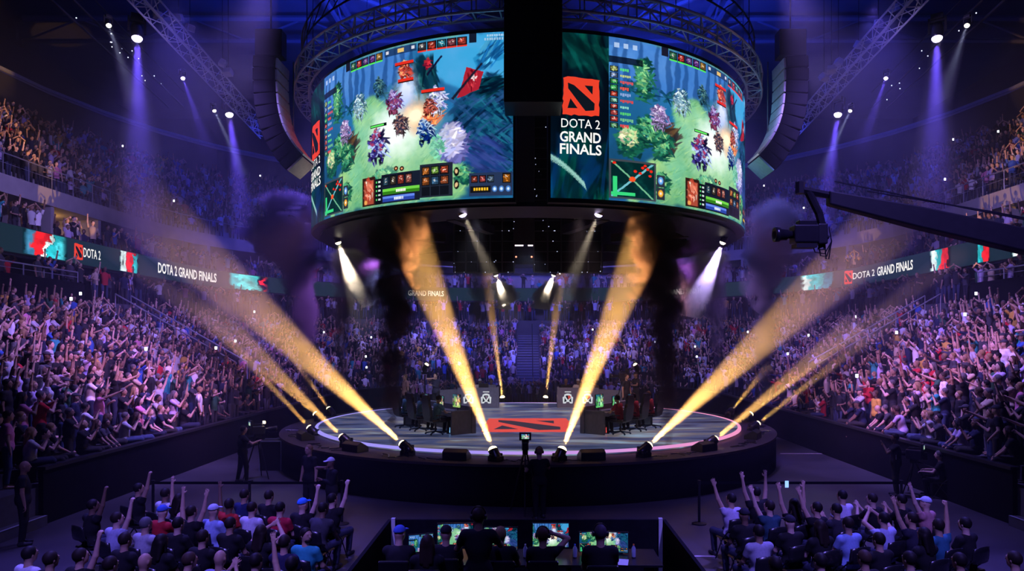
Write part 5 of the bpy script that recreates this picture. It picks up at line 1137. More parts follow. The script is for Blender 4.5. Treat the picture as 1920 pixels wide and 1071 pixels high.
chair_src = [(n_, o.data) for n_, o in CH]
for _, o in CH: bpy.data.objects.remove(o)
def chair(loc, rz, label, group):
    t = empty('folding_chair', loc, rz, label, 'chair', group)
    for n_, me in chair_src: link(bpy.data.objects.new(n_, me), t)
    return t
BK = (.014, .014, .017)
LEFTB = [(172, 950, 's_fist', 'black', BK, 'hair', 'short-haired'), (217, 975, 's_fist', 'pale grey-blue', (.40, .42, .62), 'hair', 'dark-haired'), (258, 918, 's_fist', 'black', BK, 'hair', 'round-faced'),
  (271, 985, 's_rest', 'grey hooded', (.38, .38, .46), 'hair', 'grey-haired'), (308, 928, 's_clap', 'white', (.6, .6, .7), 'hair', 'dark-haired'), (334, 938, 's_fistl', 'black', BK, 'long_hair', 'long-haired'),
  (302, 962, 's_clap', 'red', (.42, .02, .03), 'cap', 'blue-capped'), (332, 985, 's_rest', 'black', BK, 'hair', 'stocky'), (357, 962, 's_up', 'black', BK, 'hair', 'dark-haired'), (398, 960, 's_rest', 'light blue', (.35, .45, .75), 'cap', 'pale-capped'),
  (428, 948, 's_fistl', 'red', (.5, .03, .03), 'hair', 'short-haired'), (457, 930, 's_rest', 'navy', (.02, .03, .10), 'hair', 'bespectacled'), (471, 955, 's_rest', 'white', (.62, .60, .72), 'hair', 'dark-haired'), (503, 932, 's_rest', 'black', BK, 'hair', 'tall'),
  (524, 955, 's_rest', 'red', (.45, .02, .05), 'hair', 'broad-shouldered'), (566, 948, 's_fist', 'black', BK, 'cap', 'bright-blue-capped'), (622, 938, 's_fist', 'black', BK, 'hair', 'dark-haired'), (596, 958, 's_lean', 'charcoal', (.05, .05, .06), 'hair', 'short-haired'), (430, 985, 's_rest', 'black', BK, 'hair', 'dark-haired'),
  (488, 1000, 's_phone', 'black', BK, 'long_hair', 'long-haired'), (574, 1005, 's_back', 'teal', (.03, .30, .34), 'hair', 'bearded'), (378, 1010, 's_rest', 'black', BK, 'hair', 'short-haired'), (532, 1020, 's_rest', 'dark navy', (.02, .02, .06), 'hair', 'dark-haired'),
  (52, 1042, 's_rest', 'white', (.6, .6, .72), 'hair', 'dark-haired'), (92, 1052, 's_rest', 'black', BK, 'hair', 'curly-haired'), (148, 1046, 's_fist', 'black', BK, 'hair', 'dark-haired'), (204, 1062, 's_rest', 'black', BK, 'hair', 'low-seated'),
  (268, 1056, 's_rest', 'black', BK, None, 'balding'), (337, 1058, 's_lean', 'black', BK, 'hair', 'brown-haired'), (410, 1050, 's_clap', 'grey-blue', (.25, .25, .4), None, 'balding'), (478, 1056, 's_rest', 'black', BK, 'hair', 'dark-haired'), (545, 1062, 's_fistl', 'black', BK, 'hair', 'dark-haired'), (232, 1015, 's_rest', 'black', BK, 'hair', 'dark-haired'), (300, 1018, 's_rest', 'black', BK, 'long_hair', 'long-haired')]
RIGHTB = [(1372, 938, 's_fistl', 'pale lilac', (.55, .50, .70), 'hair', 'dark-haired'), (1419, 925, 's_up', 'black', BK, 'hair', 'round-headed'), (1397, 968, 's_rest', 'black', BK, 'cap', 'black-capped'), (1444, 952, 's_fistl', 'dark teal', (.03, .08, .12), 'hair', 'dark-haired'),
  (1490, 948, 's_up', 'black', BK, 'long_hair', 'long-haired'), (1533, 955, 's_fistl', 'black', BK, 'hair', 'thick-haired'), (1581, 932, 's_rest', 'lilac-white', (.62, .58, .80), 'hair', 'dark-haired'), (1424, 1000, 's_rest', 'grey', (.34, .34, .44), 'hair', 'dark-haired'),
  (1483, 982, 's_rest', 'black', BK, 'cap', 'black-capped'), (1539, 990, 's_rest', 'black', BK, 'long_hair', 'long-haired'), (1592, 985, 's_rest', 'light blue hooded', (.25, .36, .66), 'hair', 'dark-haired'), (1659, 975, 's_phone', 'light blue', (.42, .45, .72), 'hair', 'dark-haired'),
  (1570, 958, 's_clap', 'dark', (.03, .03, .04), 'hair', 'short-haired'), (1637, 938, 's_clap', 'black', BK, 'hair', 'dark-haired'), (1692, 940, 's_clap', 'black', BK, 'hair', 'dark-haired'), (1712, 975, 's_fistl', 'dark', (.03, .03, .05), 'hair', 'dark-haired'),
  (1738, 945, 's_fistl', 'salmon', (.5, .25, .26), 'cap', 'pale-capped'), (1762, 988, 's_fist', 'teal', (.03, .14, .22), 'hair', 'dark-haired'), (1812, 985, 's_rest', 'black', BK, 'hair', 'broad-shouldered'), (1735, 1005, 's_rest', 'black', BK, 'long_hair', 'long-haired'),
  (1623, 1050, 's_rest', 'black', BK, 'hair', 'brown-haired'), (1708, 1052, 's_rest', 'black', BK, 'hair', 'dark-haired'), (1802, 1055, 's_rest', 'black', BK, 'hair', 'dark-haired'), (1905, 1052, 's_rest', 'black', BK, 'hair', 'dark-haired'), (1540, 1056, 's_rest', 'black', BK, 'hair', 'dark-haired'), (1455, 1062, 's_rest', 'dark grey', (.05, .05, .06), 'hair', 'dark-haired'), (1650, 1015, 's_rest', 'black', BK, 'hair', 'dark-haired')]
PW = dict(s_fist='fist raised', s_fistl='one arm raised', s_rest='sitting still', s_clap='hands together', s_up='both arms raised', s_phone='hands held high', s_lean='leaning forward', s_back='turned back towards the camera')
for nm, LL in (('left', LEFTB), ('right', RIGHTB)):
    inner = sorted(q[0] for q in LL)
    rows_ = {}
    for q in LL: rows_.setdefault('front' if q[1] < 945 else 'second' if q[1] < 970 else 'third' if q[1] < 995 else 'fourth' if q[1] < 1030 else 'last', []).append(q)
    for rw, qs in rows_.items():
        for j, (px, py, pose, cn, col, hair, look) in enumerate(sorted(qs, key=lambda q: abs(q[0]-AX))):
            Y = (HC-1.20)*F/(py-HY); X = (px-AX)*Y/F; rz = math.atan2(SC.y-Y, SC.x-X)-math.pi/2
            capc = {'blue-capped': (.05, .12, .5), 'bright-blue-capped': (.04, .22, .8), 'pale-capped': (.5, .55, .75)}.get(look, (.02, .02, .03))
            sk = random.choice(SKINS[:3]) if j % 4 else random.choice(SKINS)
            o = person(pose, (X, Y, 0), rz, '%s person in %s, %s, %s row, %s floor block, %s from aisle' % (look, cn, PW[pose].split(' towards')[0], rw, nm, ordw(j+1)), 'spectators on the floor chairs', shirt=col, skin=sk, hair=hair, capcol=capc if hair == 'cap' else None,
                       haircol=(.10, .10, .11) if 'grey-haired' == look else (.05, .03, .02) if 'brown' in look else random.choice(((.010, .008, .008), (.018, .012, .010))), sc=1.0, shoes=True, rgn=random)
            if look == 'bearded':
                Hc, Rm = PT[pose]['hc'], PT[pose]['Rm']; m_ = MB().sphere((0, 0, 0), .06, 12, 8, (1, 1.05, .75)); b_ = m_.build('beard', M['hair'], o, True); b_.location = Hc+Rm @ Vector((0, .045, -.078)); b_.rotation_euler = Rm.to_euler(); b_.color = (.02, .015, .012, 1)
            chair((X, Y, 0), rz, 'black folding chair, %s row of %s floor block, %s from the aisle' % (rw, nm, ordw(j+1)), 'folding chairs on the floor')
ph = empty('phone', P(1475, 908, 14.2), 0, 'bright blue phone screen held up above the right floor block', 'phone')
MB().box((0, 0, 0), (.085, .012, .15)).build('case', M['plastic'], ph); MB().box((0, -.008, 0), (.075, .004, .14)).build('screen', emat('phone_blue', (.25, .45, 1), 1.6, False), ph)
# belt barriers
for s, nm, xs in ((-1, 'left', (287, 468, 641)), (1, 'right', (1311, 1507, 1690))):
    prev = None
    for i, px in enumerate(xs):
        p = P(px, 905, 16.3); p.z = 0
        t = empty('barrier_post', p, 0, 'black belt barrier post in front of the %s floor block, %s' % (nm, ('outer', 'middle', 'nearest the control desk')[i if s < 0 else (2, 1, 0)[i]]), 'post', 'belt barrier posts')
        MB().lathe([(.17, 0), (.17, .02), (.03, .05)], 18).build('foot', M['black'], t); MB().lathe([(.032, .04), (.032, .95), (.04, .96), (.04, 1.04), (.001, 1.05)], 12).build('tube', M['black'], t)
        if prev is not None:
            tag(MB().box(((p.x+prev.x)/2, p.y, .98), (abs(p.x-prev.x)-.08, .01, .06)).build('barrier_belt', M['blackcloth']), 'black belt stretched between the %s and next barrier post of the %s block' % ('first' if i == 1 else 'second', nm), 'belt', 'barrier belts')
        prev = p
    e_ = P(165 if s < 0 else 1762, 905, 16.3)
# ================================================================ crew, cameras, desks
def picture_panel(name, pic, w_, h_, m, parent, loc, rot=None, nx=70, ny=42):
    H_, W_, _ = pic.shape; X, Z = np.meshgrid(np.linspace(-w_/2, w_/2, nx+1), np.linspace(h_/2, -h_/2, ny+1)); V = np.stack([X, X*0, Z], -1).reshape(-1, 3)
    if rot is not None: V = V @ np.array(rot).T
    V = V+np.array(loc); i = (np.arange(ny)[:, None]*(nx+1)+np.arange(nx)[None]).ravel(); Q = np.stack([i, i+nx+1, i+nx+2, i+1], 1)
    cy = np.linspace(0, H_-1, ny).astype(int); cx = np.linspace(0, W_-1, nx).astype(int)
    return link(bpy.data.objects.new(name, npmesh(name, V, Q, m, pic[cy][:, cx].reshape(-1, 3), False, 'FACE')), parent)
monm = attrmat('monitor_picture', 1.0)
def monitor(loc, rz, label, pic, w_=.54, h_=.32, group=None, stand=.14, tilt=0):
    t = empty('monitor', loc, rz, label, 'monitor', group); r_ = Matrix.Rotation(tilt, 3, 'X'); z = stand+h_/2
    MB().box((0, .02, z), (w_+.03, .03, h_+.03), r_).build('casing', M['plastic'], t, bevel=.006); picture_panel('screen', pic, w_, h_, monm, t, (0, -.002, z), r_)
    MB().box((0, .05, z/2), (.05, .02, z)).build('neck', M['plastic'], t); MB().lathe([(.001, 0), (.11, 0), (.11, .012), (.03, .02)], 16, c=(0, .05, 0)).build('foot', M['plastic'], t); return t
def studio_camera(loc, rz, label, tripod=True, h=1.5, light=False):
    t = empty('broadcast_camera', loc, rz, label, 'camera'); z = h
    MB().box((0, 0, z), (.17, .42, .26)).build('body', M['plastic'], t, bevel=.02)
    MB().lathe([(.06, .2), (.06, .32), (.085, .36), (.085, .52), (.10, .53), (.10, .60), (.07, .60), (.06, .56)], 18, c=(0, 0, z), rot=Matrix.Rotation(-math.pi/2, 3, 'X')).build('lens_barrel', M['plastic'], t, True)
    vf = MB().box((0, -.22, z+.23), (.30, .06, .20)).build('viewfinder', M['plastic'], t, bevel=.01); MB().box((0, -.10, z+.18), (.05, .2, .06)).build('viewfinder_arm', M['black'], t)
    picture_panel('viewfinder_screen', game[90:300, 150:460], .20, .12, monm, vf, (0, -.255, z+.23), None, 24, 14)
    MB().tube([(0, -.15, z+.14), (0, -.10, z+.20), (0, .12, z+.20), (0, .17, z+.14)], .015).build('handle', M['plastic'], t); MB().box((0, -.27, z-.02), (.13, .12, .2)).build('battery', M['black'], t, bevel=.01)
    if light: MB().box((0, .2, z+.24), (.12, .05, .08)).build('camera_lamp', emat('camera_lamp', (1, .8, .45), 7, False), t)
    if tripod:
        MB().box((0, 0, z-.18), (.14, .2, .12)).build('tripod_head', M['black'], t, bevel=.01); MB().bar((0, -.05, z-.18), (-.12, -.55, z-.32), .014).build('pan_handle', M['black'], t)
        for k in range(3):
            a = 2*math.pi*k/3+.5; p = Vector((.45*math.cos(a), .45*math.sin(a), .02)); MB().bar((.04*math.cos(a), .04*math.sin(a), z-.22), p, .024, r2=.016).build('tripod_leg', M['black'], t)
    return t
def ground(px, py): Y = HC*F/(py-HY); return Vector(((px-AX)*Y/F, Y, 0))
# centre operator and tripod camera
studio_camera((-.07, 17.35, 0), 0, 'tripod broadcast camera with lit viewfinder standing at the stage front centre', h=1.75)
person('t_oper', (.28, 16.75, 0), .25, 'camera operator in black standing behind the central tripod camera', shirt=BK, trousers=BK, hair='hair', skin=SKINS[1], shoes=True, head=True)
g = ground(455, 905); person('t_oper', g, -.9, 'person in black working the camera by the left barrier', shirt=BK, trousers=BK, hair='hair', shoes=True, haircol=HAIRS[0])
studio_camera(g+Vector((.25, .55, 0)), -.9, 'tripod broadcast camera with a warm lamp beside the left barrier', h=1.55, light=True)
g = ground(43, 1022); person('t_down', g, -1.0, 'security guard in black standing on the floor by the left steps', shirt=BK, trousers=BK, hair=None, skin=SKINS[3], shoes=True, sc=1.02)
g = ground(1680, 930); person('t_clap', g, 1.2, 'crew person in black with a white pass standing by the right barrier', shirt=BK, trousers=BK, hair='hair', shoes=True)
ps = MB().box((0, 0, 0), (.09, .01, .13)).build('pass_card', M['white']); ps.location = (-.16, .02, 1.12); ps.parent = bpy.data.objects[[o.name for o in bpy.data.objects if o.get('label', '').startswith('crew person in black with a white pass')][0]]
g = ground(1768, 935); person('s_desk', g, .9, 'camera operator in black seated by the right barrier end', shirt=BK, trousers=BK, hair='hair', shoes=True); chair(g, .9, 'black folding chair under the seated camera operator by the right barrier', None)
studio_camera(g+Vector((-.55, .45, 0)), .9, 'low tripod broadcast camera before the seated operator on the right', h=1.15)
person('t_down', (-5.5, 17.2, 0), 2.6, 'man in black tee with a lanyard standing at the stage left front', shirt=BK, trousers=BK, hair='hair', shoes=True, skin=SKINS[1])
person('t_chin', (-4.6, 16.0, 0), 2.3, 'person in black crouched shoulder-low beside the man with lanyard', shirt=BK, trousers=BK, hair='cap', capcol=(.5, .5, .6), shoes=True, sc=.93)
# control pit
M['pit'] = mat('pit_drape', (.010, .010, .014), .95, var=.5, scale=6, spec=.05)
pt_ = empty('control_booth', (0, 11, 0), 0, 'low black-panelled control booth with silver corner posts at bottom centre', 'booth')
MB().box((-.02, 1.44, .55), (4.96, .06, 1.1)).build('back_panel', M['pit'], pt_)
for s in (-1, 1):
    MB().box((s*2.5-.02, -.9, .55), (.06, 4.7, 1.1)).build('side_panel', M['pit'], pt_); MB().box((s*2.42-.02, 1.38, .56), (.07, .07, 1.16)).build('corner_post', M['steel'], pt_)
MB().box((-.02, -.8, .05), (4.9, 4.4, .1)).build('platform', M['black'], pt_)
tb = empty('control_desk', (-.05, 11.0, .1), 0, 'long dark control desk covered with monitors inside the booth', 'desk')
MB().box((0, 0, .75), (4.3, .85, .04)).build('desk_top', M['plastic'], tb, bevel=.008)
for x in (-2.0, -.7, .7, 2.0): MB().box((x, 0, .37), (.05, .7, .73)).build('leg', M['darksteel'], tb)
for i, (x0, x1, yt, yb, rz, sl, words) in enumerate(((767, 812, 1003, 1034, .30, (0, 200, 0, 300), 'small monitor at the far left end of the control desk'), (821, 887, 983, 1022, .08, (60, 360, 40, 420), 'large monitor with the green map left of the standing operator'), (908, 970, 990, 1031, -.05, (120, 400, 200, 600), 'monitor just right of the standing operator'),
        (999, 1066, 982, 1026, 0, (40, 330, 100, 520), 'brightest green monitor in front of the operator touching his headset'), (1086, 1136, 998, 1033, .12, (200, 400, 0, 260), 'left monitor before the purple-headed operator'), (1134, 1177, 999, 1035, -.22, (150, 420, 300, 620), 'rightmost monitor on the control desk'))):
    Y = 11.15; w_ = (x1-x0)*Y/F; h_ = (yb-yt)*Y/F; p = P((x0+x1)/2, (yt+yb)/2, Y); a, b_, c1, d1 = sl
    st_ = max(.03, p.z-h_/2-.87); monitor((p.x, Y, .87), rz, words, game[a:b_, c1:d1]*1.0, w_, h_, 'monitors on the control desk', st_)
for i, (px, wrd) in enumerate(((795, 'left of the tall operator'), (905, 'before the tall operator'), (1020, 'before the headset toucher'), (1120, 'before the rightmost operator'))):
    k = empty('keyboard', (P(px, 1045, 10.72).x, 10.72, .872), 0, 'black keyboard on the control desk, '+wrd, 'keyboard', 'keyboards on the control desk'); MB().box((0, 0, .012), (.42, .14, .022)).build('base', M['plastic'], k, bevel=.004)
    ks = MB()
    for r_ in range(4):
        for c_ in range(13): ks.box((-.19+c_*.0315, -.05+r_*.033, .028), (.026, .026, .01))
    ks.build('keys', M['darksteel'], k)
for i, (px, wd) in enumerate(((1078, 'blue-capped water bottle between the middle monitors'), (1188, 'orange-capped bottle at the right desk end'), (985, 'clear bottle beside the brightest monitor'))):
    b_ = empty('water_bottle', (P(px, 1045, 10.95).x, 10.95, .872), 0, wd, 'bottle'); MB().lathe([(.001, 0), (.032, 0), (.034, .02), (.034, .15), (.012, .19), (.012, .2)], 14).build('bottle_body', mat('bottle%d' % i, (.35, .4, .55), .2), b_, True)
    MB().lathe([(.014, .195), (.014, .215), (.001, .215)], 10).build('bottle_cap', mat('bottlecap%d' % i, ((.05, .2, .8), (.9, .25, .05), (.7, .7, .7))[i], .4), b_)
for i, (px, py, w1, wd) in enumerate(((742, 1045, .5, 'lilac-lit paper sheets at the left end of the control desk'), (1165, 1042, .22, 'small paper sheet before the rightmost monitor'))):
    p = P(px, py, 10.75); sh_ = MB()
    for k in range(3 if i == 0 else 1): sh_.box((min(max(p.x, -2.0), 2.0)+k*.10, 10.72+k*.04, .874+k*.003), (.21, .30, .002), Matrix.Rotation(.3*k-.2, 3, 'Z'))
    tag(sh_.build('paper_sheet', M['white']), wd, 'paper')
for px, Y, pose, lab, kw in ((897, 9.7, 't_oper', 'tall operator in black with headphones standing at the control desk centre', dict(sc=1.06, head=True, hair='hair', haircol=HAIRS[1])),
        (836, 10.3, 's_rest', 'capped operator in black seated left of the tall standing operator', dict(hair='cap', capcol=BK)), (801, 9.8, 's_rest', 'long-haired operator in black at the left of the control desk', dict(hair='long_hair')),
        (1018, 10.2, 's_fist', 'seated operator in black lifting a hand beside his headset', dict(head=True, hair='hair')), (1126, 10.0, 's_rest', 'broad operator in black with purple-lit headphones, rightmost at the desk', dict(head=True, hair='hair', haircol=(.05, .04, .06), sc=1.07)),
        (745, 10.2, 's_lean', 'person in a blue cap bent over papers at the left desk end', dict(hair='cap', capcol=(.06, .12, .5))), (938, 10.2, 's_desk', 'operator half hidden behind the tall standing operator', dict(hair='hair'))):
    X = (px-AX)*Y/F; sit = pose.startswith('s_'); z0 = .10+(.12 if sit else 0); pp = 't_point' if False else pose
    if pose == 's_fist': pp = 's_touch'
    person(pp, (X, Y, z0), 0, lab, 'operators at the control desk', shirt=BK, trousers=BK, shoes=False, **kw)
    if sit:
        t = empty('office_chair', (X, Y-.02, .10), 0, 'black swivel chair under the '+' '.join(lab.split()[:11]), 'chair', 'swivel chairs in the booth')
        MB().box((0, .03, .53), (.48, .46, .08)).build('seat', M['plastic'], t, bevel=.02); MB().box((0, -.25, .80), (.44, .06, .50), Matrix.Rotation(.1, 3, 'X')).build('backrest', M['plastic'], t, bevel=.02)
        MB().bar((0, 0, .06), (0, 0, .5), .03).build('column', M['darksteel'], t); m_ = MB()
        for k in range(5): a = 2*math.pi*k/5; m_.bar((0, 0, .08), (.28*math.cos(a), .28*math.sin(a), .04), .02)
        m_.build('star_base', M['darksteel'], t)
# ================================================================ team desks on the stage
def emblem(parent, fn, cx, cy, s, red):
    W, K, Rd = MB(), MB(), MB(); q = lambda pts: [(cx+x*s, cy+y*s) for x, y in pts]
    W.prism(q([(-.46, -.5), (-.5, .1), (-.36, .16), (-.34, .34), (-.12, .44), (.12, .44), (.34, .34), (.36, .16), (.5, .1), (.46, -.5), (.2, -.5), (.12, -.36), (-.12, -.36), (-.2, -.5)]), 0, .008, fn)
    W.prism(q([(-.30, .56), (.30, .56), (.30, .64), (-.30, .64)]), 0, .008, fn)
    K.prism(q([(-.34, -.38), (-.30, .06), (-.10, -.28)]), 0, .016, fn); K.prism(q([(.34, -.38), (.30, .06), (.10, -.28)]), 0, .016, fn); K.prism(q([(-.22, .18), (0, -.16), (.22, .18), (.16, .26), (-.16, .26)]), 0, .016, fn)  # dark inner shapes of the emblem's own pattern
    Rd.prism(q([(-.08, .2), (.02, -.08), (.14, .2)] if not red else [(.0, .24), (.06, -.14), (.30, .1), (.2, .24)]), 0, .022, fn)
    W.build('emblem', emat('emblem_white', (.85, .9, .95), .75, False), parent); K.build('emblem_cutout', M['dark_glow'], parent); Rd.build('emblem_accent', emat('emblem_red', (.7, .08, .06) if red else (.3, .2, .3), .8, False), parent)
def gaming_chair(loc, rz, label):
    t = empty('gaming_chair', loc, rz, label, 'chair', 'gaming chairs at the team desks')
    MB().box((0, .02, .46), (.52, .50, .10)).build('seat', M['plastic'], t, bevel=.03)
    r_ = Matrix.Rotation(.12, 3, 'X'); prof_ = [(-.20, 0), (-.27, .18), (-.28, .45), (-.22, .58), (-.24, .72), (-.16, .88), (.16, .88), (.24, .72), (.22, .58), (.28, .45), (.27, .18), (.20, 0)]
    MB().prism(prof_, -.05, .05, lambda x, y, h: tuple(Vector((0, -.27, .47))+r_ @ Vector((x, h, y)))).build('backrest', M['plastic'], t, bevel=.02)
    MB().bar((0, 0, .08), (0, 0, .42), .035).build('column', M['darksteel'], t); m_ = MB()
    for k in range(5): a = 2*math.pi*k/5+.3; m_.bar((0, 0, .10), (.33*math.cos(a), .33*math.sin(a), .06), .025, 5); m_.sphere((.33*math.cos(a), .33*math.sin(a), .035), .033, 6, 5)
    m_.build('star_base', mat('blue_steel', (.05, .08, .14), .35, .6), t)
    for s in (-1, 1): MB().box((s*.29, .02, .66), (.07, .28, .035)).bar((s*.28, 0, .45), (s*.29, 0, .65), .018).build('armrest', M['plastic'], t)
    return t
for s, nm, tint in ((-1, 'left', (.10, .22, .30)), (1, 'right', (.35, .05, .07))):
    f = Vector((-s*.80, .60, 0)); rw = Vector((s*.60, .80, 0)); rz = math.atan2(f.y, f.x)-math.pi/2; c0 = Vector((s*2.55, 22.75, ZS))
    t = empty('team_desk', c0, rz, 'grey player desk with tall end panels, %s team, at the stage front' % nm, 'desk', 'team desks on the stage')
    yl = -s*-1  # row direction along local x
    lx = 1 if s > 0 else -1
    MB().box((lx*1.75, .38, .72), (3.5, .72, .05)).build('desk_top', M['deskgrey'], t, bevel=.01)
    MB().box((lx*.03, .40, .40), (.06, .78, .80)).build('end_panel', M['deskgrey'], t, bevel=.01); MB().box((lx*3.5, .40, .40), (.06, .78, .80)).build('end_panel', M['deskgrey'], t, bevel=.01)
    MB().box((lx*1.75, .86, .46), (3.6, .16, .92)).build('front_fascia', M['deskgrey'], t, bevel=.01); tw = MB()
    for k in range(3):
        pos = c0+rw*(.55+k*1.15)+f*.52; monitor(pos+Vector((0, 0, .745)), rz, 'player monitor facing the %s gaming chair of the %s team' % (('nearest', 'middle', 'farthest')[k], nm), game[80:330, 100+60*k:430+60*k]*(np.array((1.3, .95, .5)) if s < 0 else np.array((.6, 1.1, .6))), .50, .44 if k == 0 else .32, 'player monitors on the team desks', .12)
        sp_ = c0+rw*(.55+k*1.15)-f*.30
        gaming_chair(sp_, rz, 'black gaming chair at the %s team desk, %s' % (nm, ('nearest the camera', 'middle one', 'farthest from the camera')[k]))
        person('s_desk', sp_+f*.04, rz, '%s team player in %s jersey with headphones, %s chair' % (nm, 'teal' if s < 0 else 'dark red', ('nearest', 'middle', 'farthest')[k]), 'players at the team desks', shirt=tint, trousers=BK, hair='hair', head=True, shoes=True, haircol=HAIRS[k % 3])
        kb = c0+rw*(.55+k*1.15)+f*.25; k_ = empty('keyboard', kb+Vector((0, 0, .745)), rz, 'player keyboard on the %s team desk, %s seat' % (nm, ('nearest', 'middle', 'farthest')[k]), 'keyboard', 'player keyboards'); MB().box((0, 0, .012), (.40, .13, .02)).build('base', M['plastic'], k_, bevel=.004)
    pc = empty('computer_tower', c0+rw*.35+f*.35, rz, 'computer tower with %s light strip under the %s team desk' % ('blue' if s < 0 else 'red', nm), 'computer')
    MB().box((0, 0, .24), (.2, .42, .46)).build('case', M['plastic'], pc, bevel=.01); MB().box((0, -.215, .24), (.02, .01, .4)).build('light_strip', emat('strip_%s' % nm, (.2, .5, 1) if s < 0 else (1, .08, .08), 2.5, False), pc)
    # caster desk with emblems
    c1 = Vector((s*2.42, 32.6, ZS)); t = empty('caster_desk', c1, 0, 'grey desk front with two white team emblems at the back of the stage, %s side' % nm, 'desk', 'emblem desks')
    MB().box((0, 0, .48), (1.9, .08, .96)).build('front_panel', M['deskgrey'], t, bevel=.01); MB().box((-s*.98, .22, .50), (.10, .55, 1.0)).build('end_panel', M['deskgrey'], t, bevel=.01)
    MB().box((0, .45, .74), (1.9, .8, .04)).build('desk_top', M['deskgrey'], t); wr_ = Matrix.Rotation(s*-.7, 3, 'Z')
    MB().box((s*1.45, -.42, .46), (1.25, .08, .86), wr_).build('wing_panel', M['deskgrey'], t, bevel=.01); fn = lambda x, y, h: (x, -.042-h, y)
    emblem(t, fn, -.42 if s < 0 else -.52, .46, .50, s > 0); emblem(t, fn, .42, .46, .50, s > 0)
    for k, x in enumerate((-.55, .05, .6)):
        p = c1+Vector((x, 1.15, 0)); person('s_desk', p, math.pi, 'caster in %s top behind the %s emblem desk, %s' % (('dark', 'white', 'grey')[k], nm, ('by its outer end' if (x < 0) == (s < 0) else 'by its inner end') if k != 1 else 'in its middle'), 'casters behind the emblem desks', shirt=(BK, (.6, .55, .5), (.2, .2, .24))[k], hair=('hair', 'cap', 'hair')[k], head=k != 1, capcol=(.7, .7, .7))
        chair(p, math.pi, 'black folding chair behind the %s emblem desk under the caster, %s' % (nm, ('outer', 'middle', 'inner')[k]), 'caster chairs')
    monitor(c1+Vector((.28, .3, .76)), math.pi, 'monitor seen from behind on the %s emblem desk' % nm, game[:100, :200], .45, .28, None, .1)
person('t_chin', (-4.1, 30.4, ZS), 2.6, 'standing man in dark suit with hand at chin behind left players', shirt=(.03, .03, .05), trousers=BK, hair='hair', skin=SKINS[1], haircol=HAIRS[0], shoes=True)
person('t_down', (-5.2, 29.0, ZS), 2.2, 'warm lit person standing behind the left gaming chairs', shirt=(.15, .08, .07), trousers=BK, hair='hair', shoes=True)
person('t_oper', (4.95, 31.2, ZS), 1.9, 'camera operator in black standing at the back right of the stage', shirt=BK, trousers=BK, hair='cap', capcol=BK, shoes=True)
studio_camera((4.3, 31.0, ZS), 1.9, 'broadcast camera on the back right of the stage', h=1.6)
person('t_down', (4.2, 29.2, ZS), -2.4, 'referee in black standing behind the right team players', shirt=BK, trousers=BK, hair='hair', shoes=True)
# ================================================================ gear on the apron and the floor
for i, (a, wd) in enumerate(((-13, 'left of the centre light'), (11.5, 'right of the centre light'), (-36, 'front left beside the third light'), (37, 'front right beside the third light'), (-58, 'far left apron'), (60, 'far right apron'))):
    t_ = R(a); p = Vector((8.72*math.sin(t_), D0-8.72*math.cos(t_), ZA+.02)); t = empty('wedge_speaker', p, t_, 'low black wedge speaker on the stage apron, '+wd, 'speaker', 'wedge speakers on the apron')
    MB().prism([(-.22, 0), (.22, 0), (.22, .12), (-.08, .30), (-.22, .22)], -.35, .35, lambda x, y, h: (h, x, y)).build('cabinet', M['black'], t, bevel=.015)
    MB().prism([(.215, .13), (-.07, .295), (-.065, .305), (.22, .14)], -.31, .31, lambda x, y, h: (h, x, y)).build('grille', M['darksteel'], t)
rg2 = random.Random(3)
for i, a in enumerate((-78, -68, -50, -44, -28, -20, -5, 5, 20, 28, 45, 50, 68, 78)):
    t_ = R(a); pts = [Vector(((8.9+rg2.uniform(-.3, .3))*math.sin(t_+k*.012), D0-(8.9+rg2.uniform(-.25, .25))*math.cos(t_+k*.012), ZA+.035+.015*(k % 2))) for k in range(9)]
    tag(MB().tube(pts, .014, 5).build('cable', M['plastic']), 'loose black cable coil on the stage apron, %s along the rim from the left' % ordw(i+1), 'cable', 'cables on the apron')
for (px, py, w_, h_, dd, wd) in ((512, 880, .72, 1.0, .6, 'upright black flight case with silver edges left of the stage'), (1585, 840, .5, .35, .5, 'small dark case on the floor right of the stage')):
    g = ground(px, py); t = empty('flight_case', g, .05, wd, 'case'); MB().box((0, 0, h_/2), (w_, dd, h_)).build('case_body', M['black'], t, bevel=.01); e_ = MB()
    for sx in (-1, 1):
        for sy in (-1, 1): e_.box((sx*w_/2, sy*dd/2, h_/2), (.035, .035, h_))
    e_.box((0, -dd/2, h_), (w_, .035, .035)); e_.box((0, dd/2, h_), (w_, .035, .035)); e_.build('edge_profile', M['glassy'], t)
for (x0, y0, x1, y1, wd) in ((1463, 851, 1556, 851, 'thin pale tape line on the floor right of the stage'), (1290, 1043, 1345, 1044, 'short pale tape line on the floor beside the control booth')):
    a, b_ = ground(x0, y0), ground(x1, y1); tag(MB().box(((a.x+b_.x)/2, (a.y+b_.y)/2, .004), ((b_-a).length, .06, .006)).build('floor_tape', mat('floor_tape', (.7, .6, .65))), wd, 'tape')
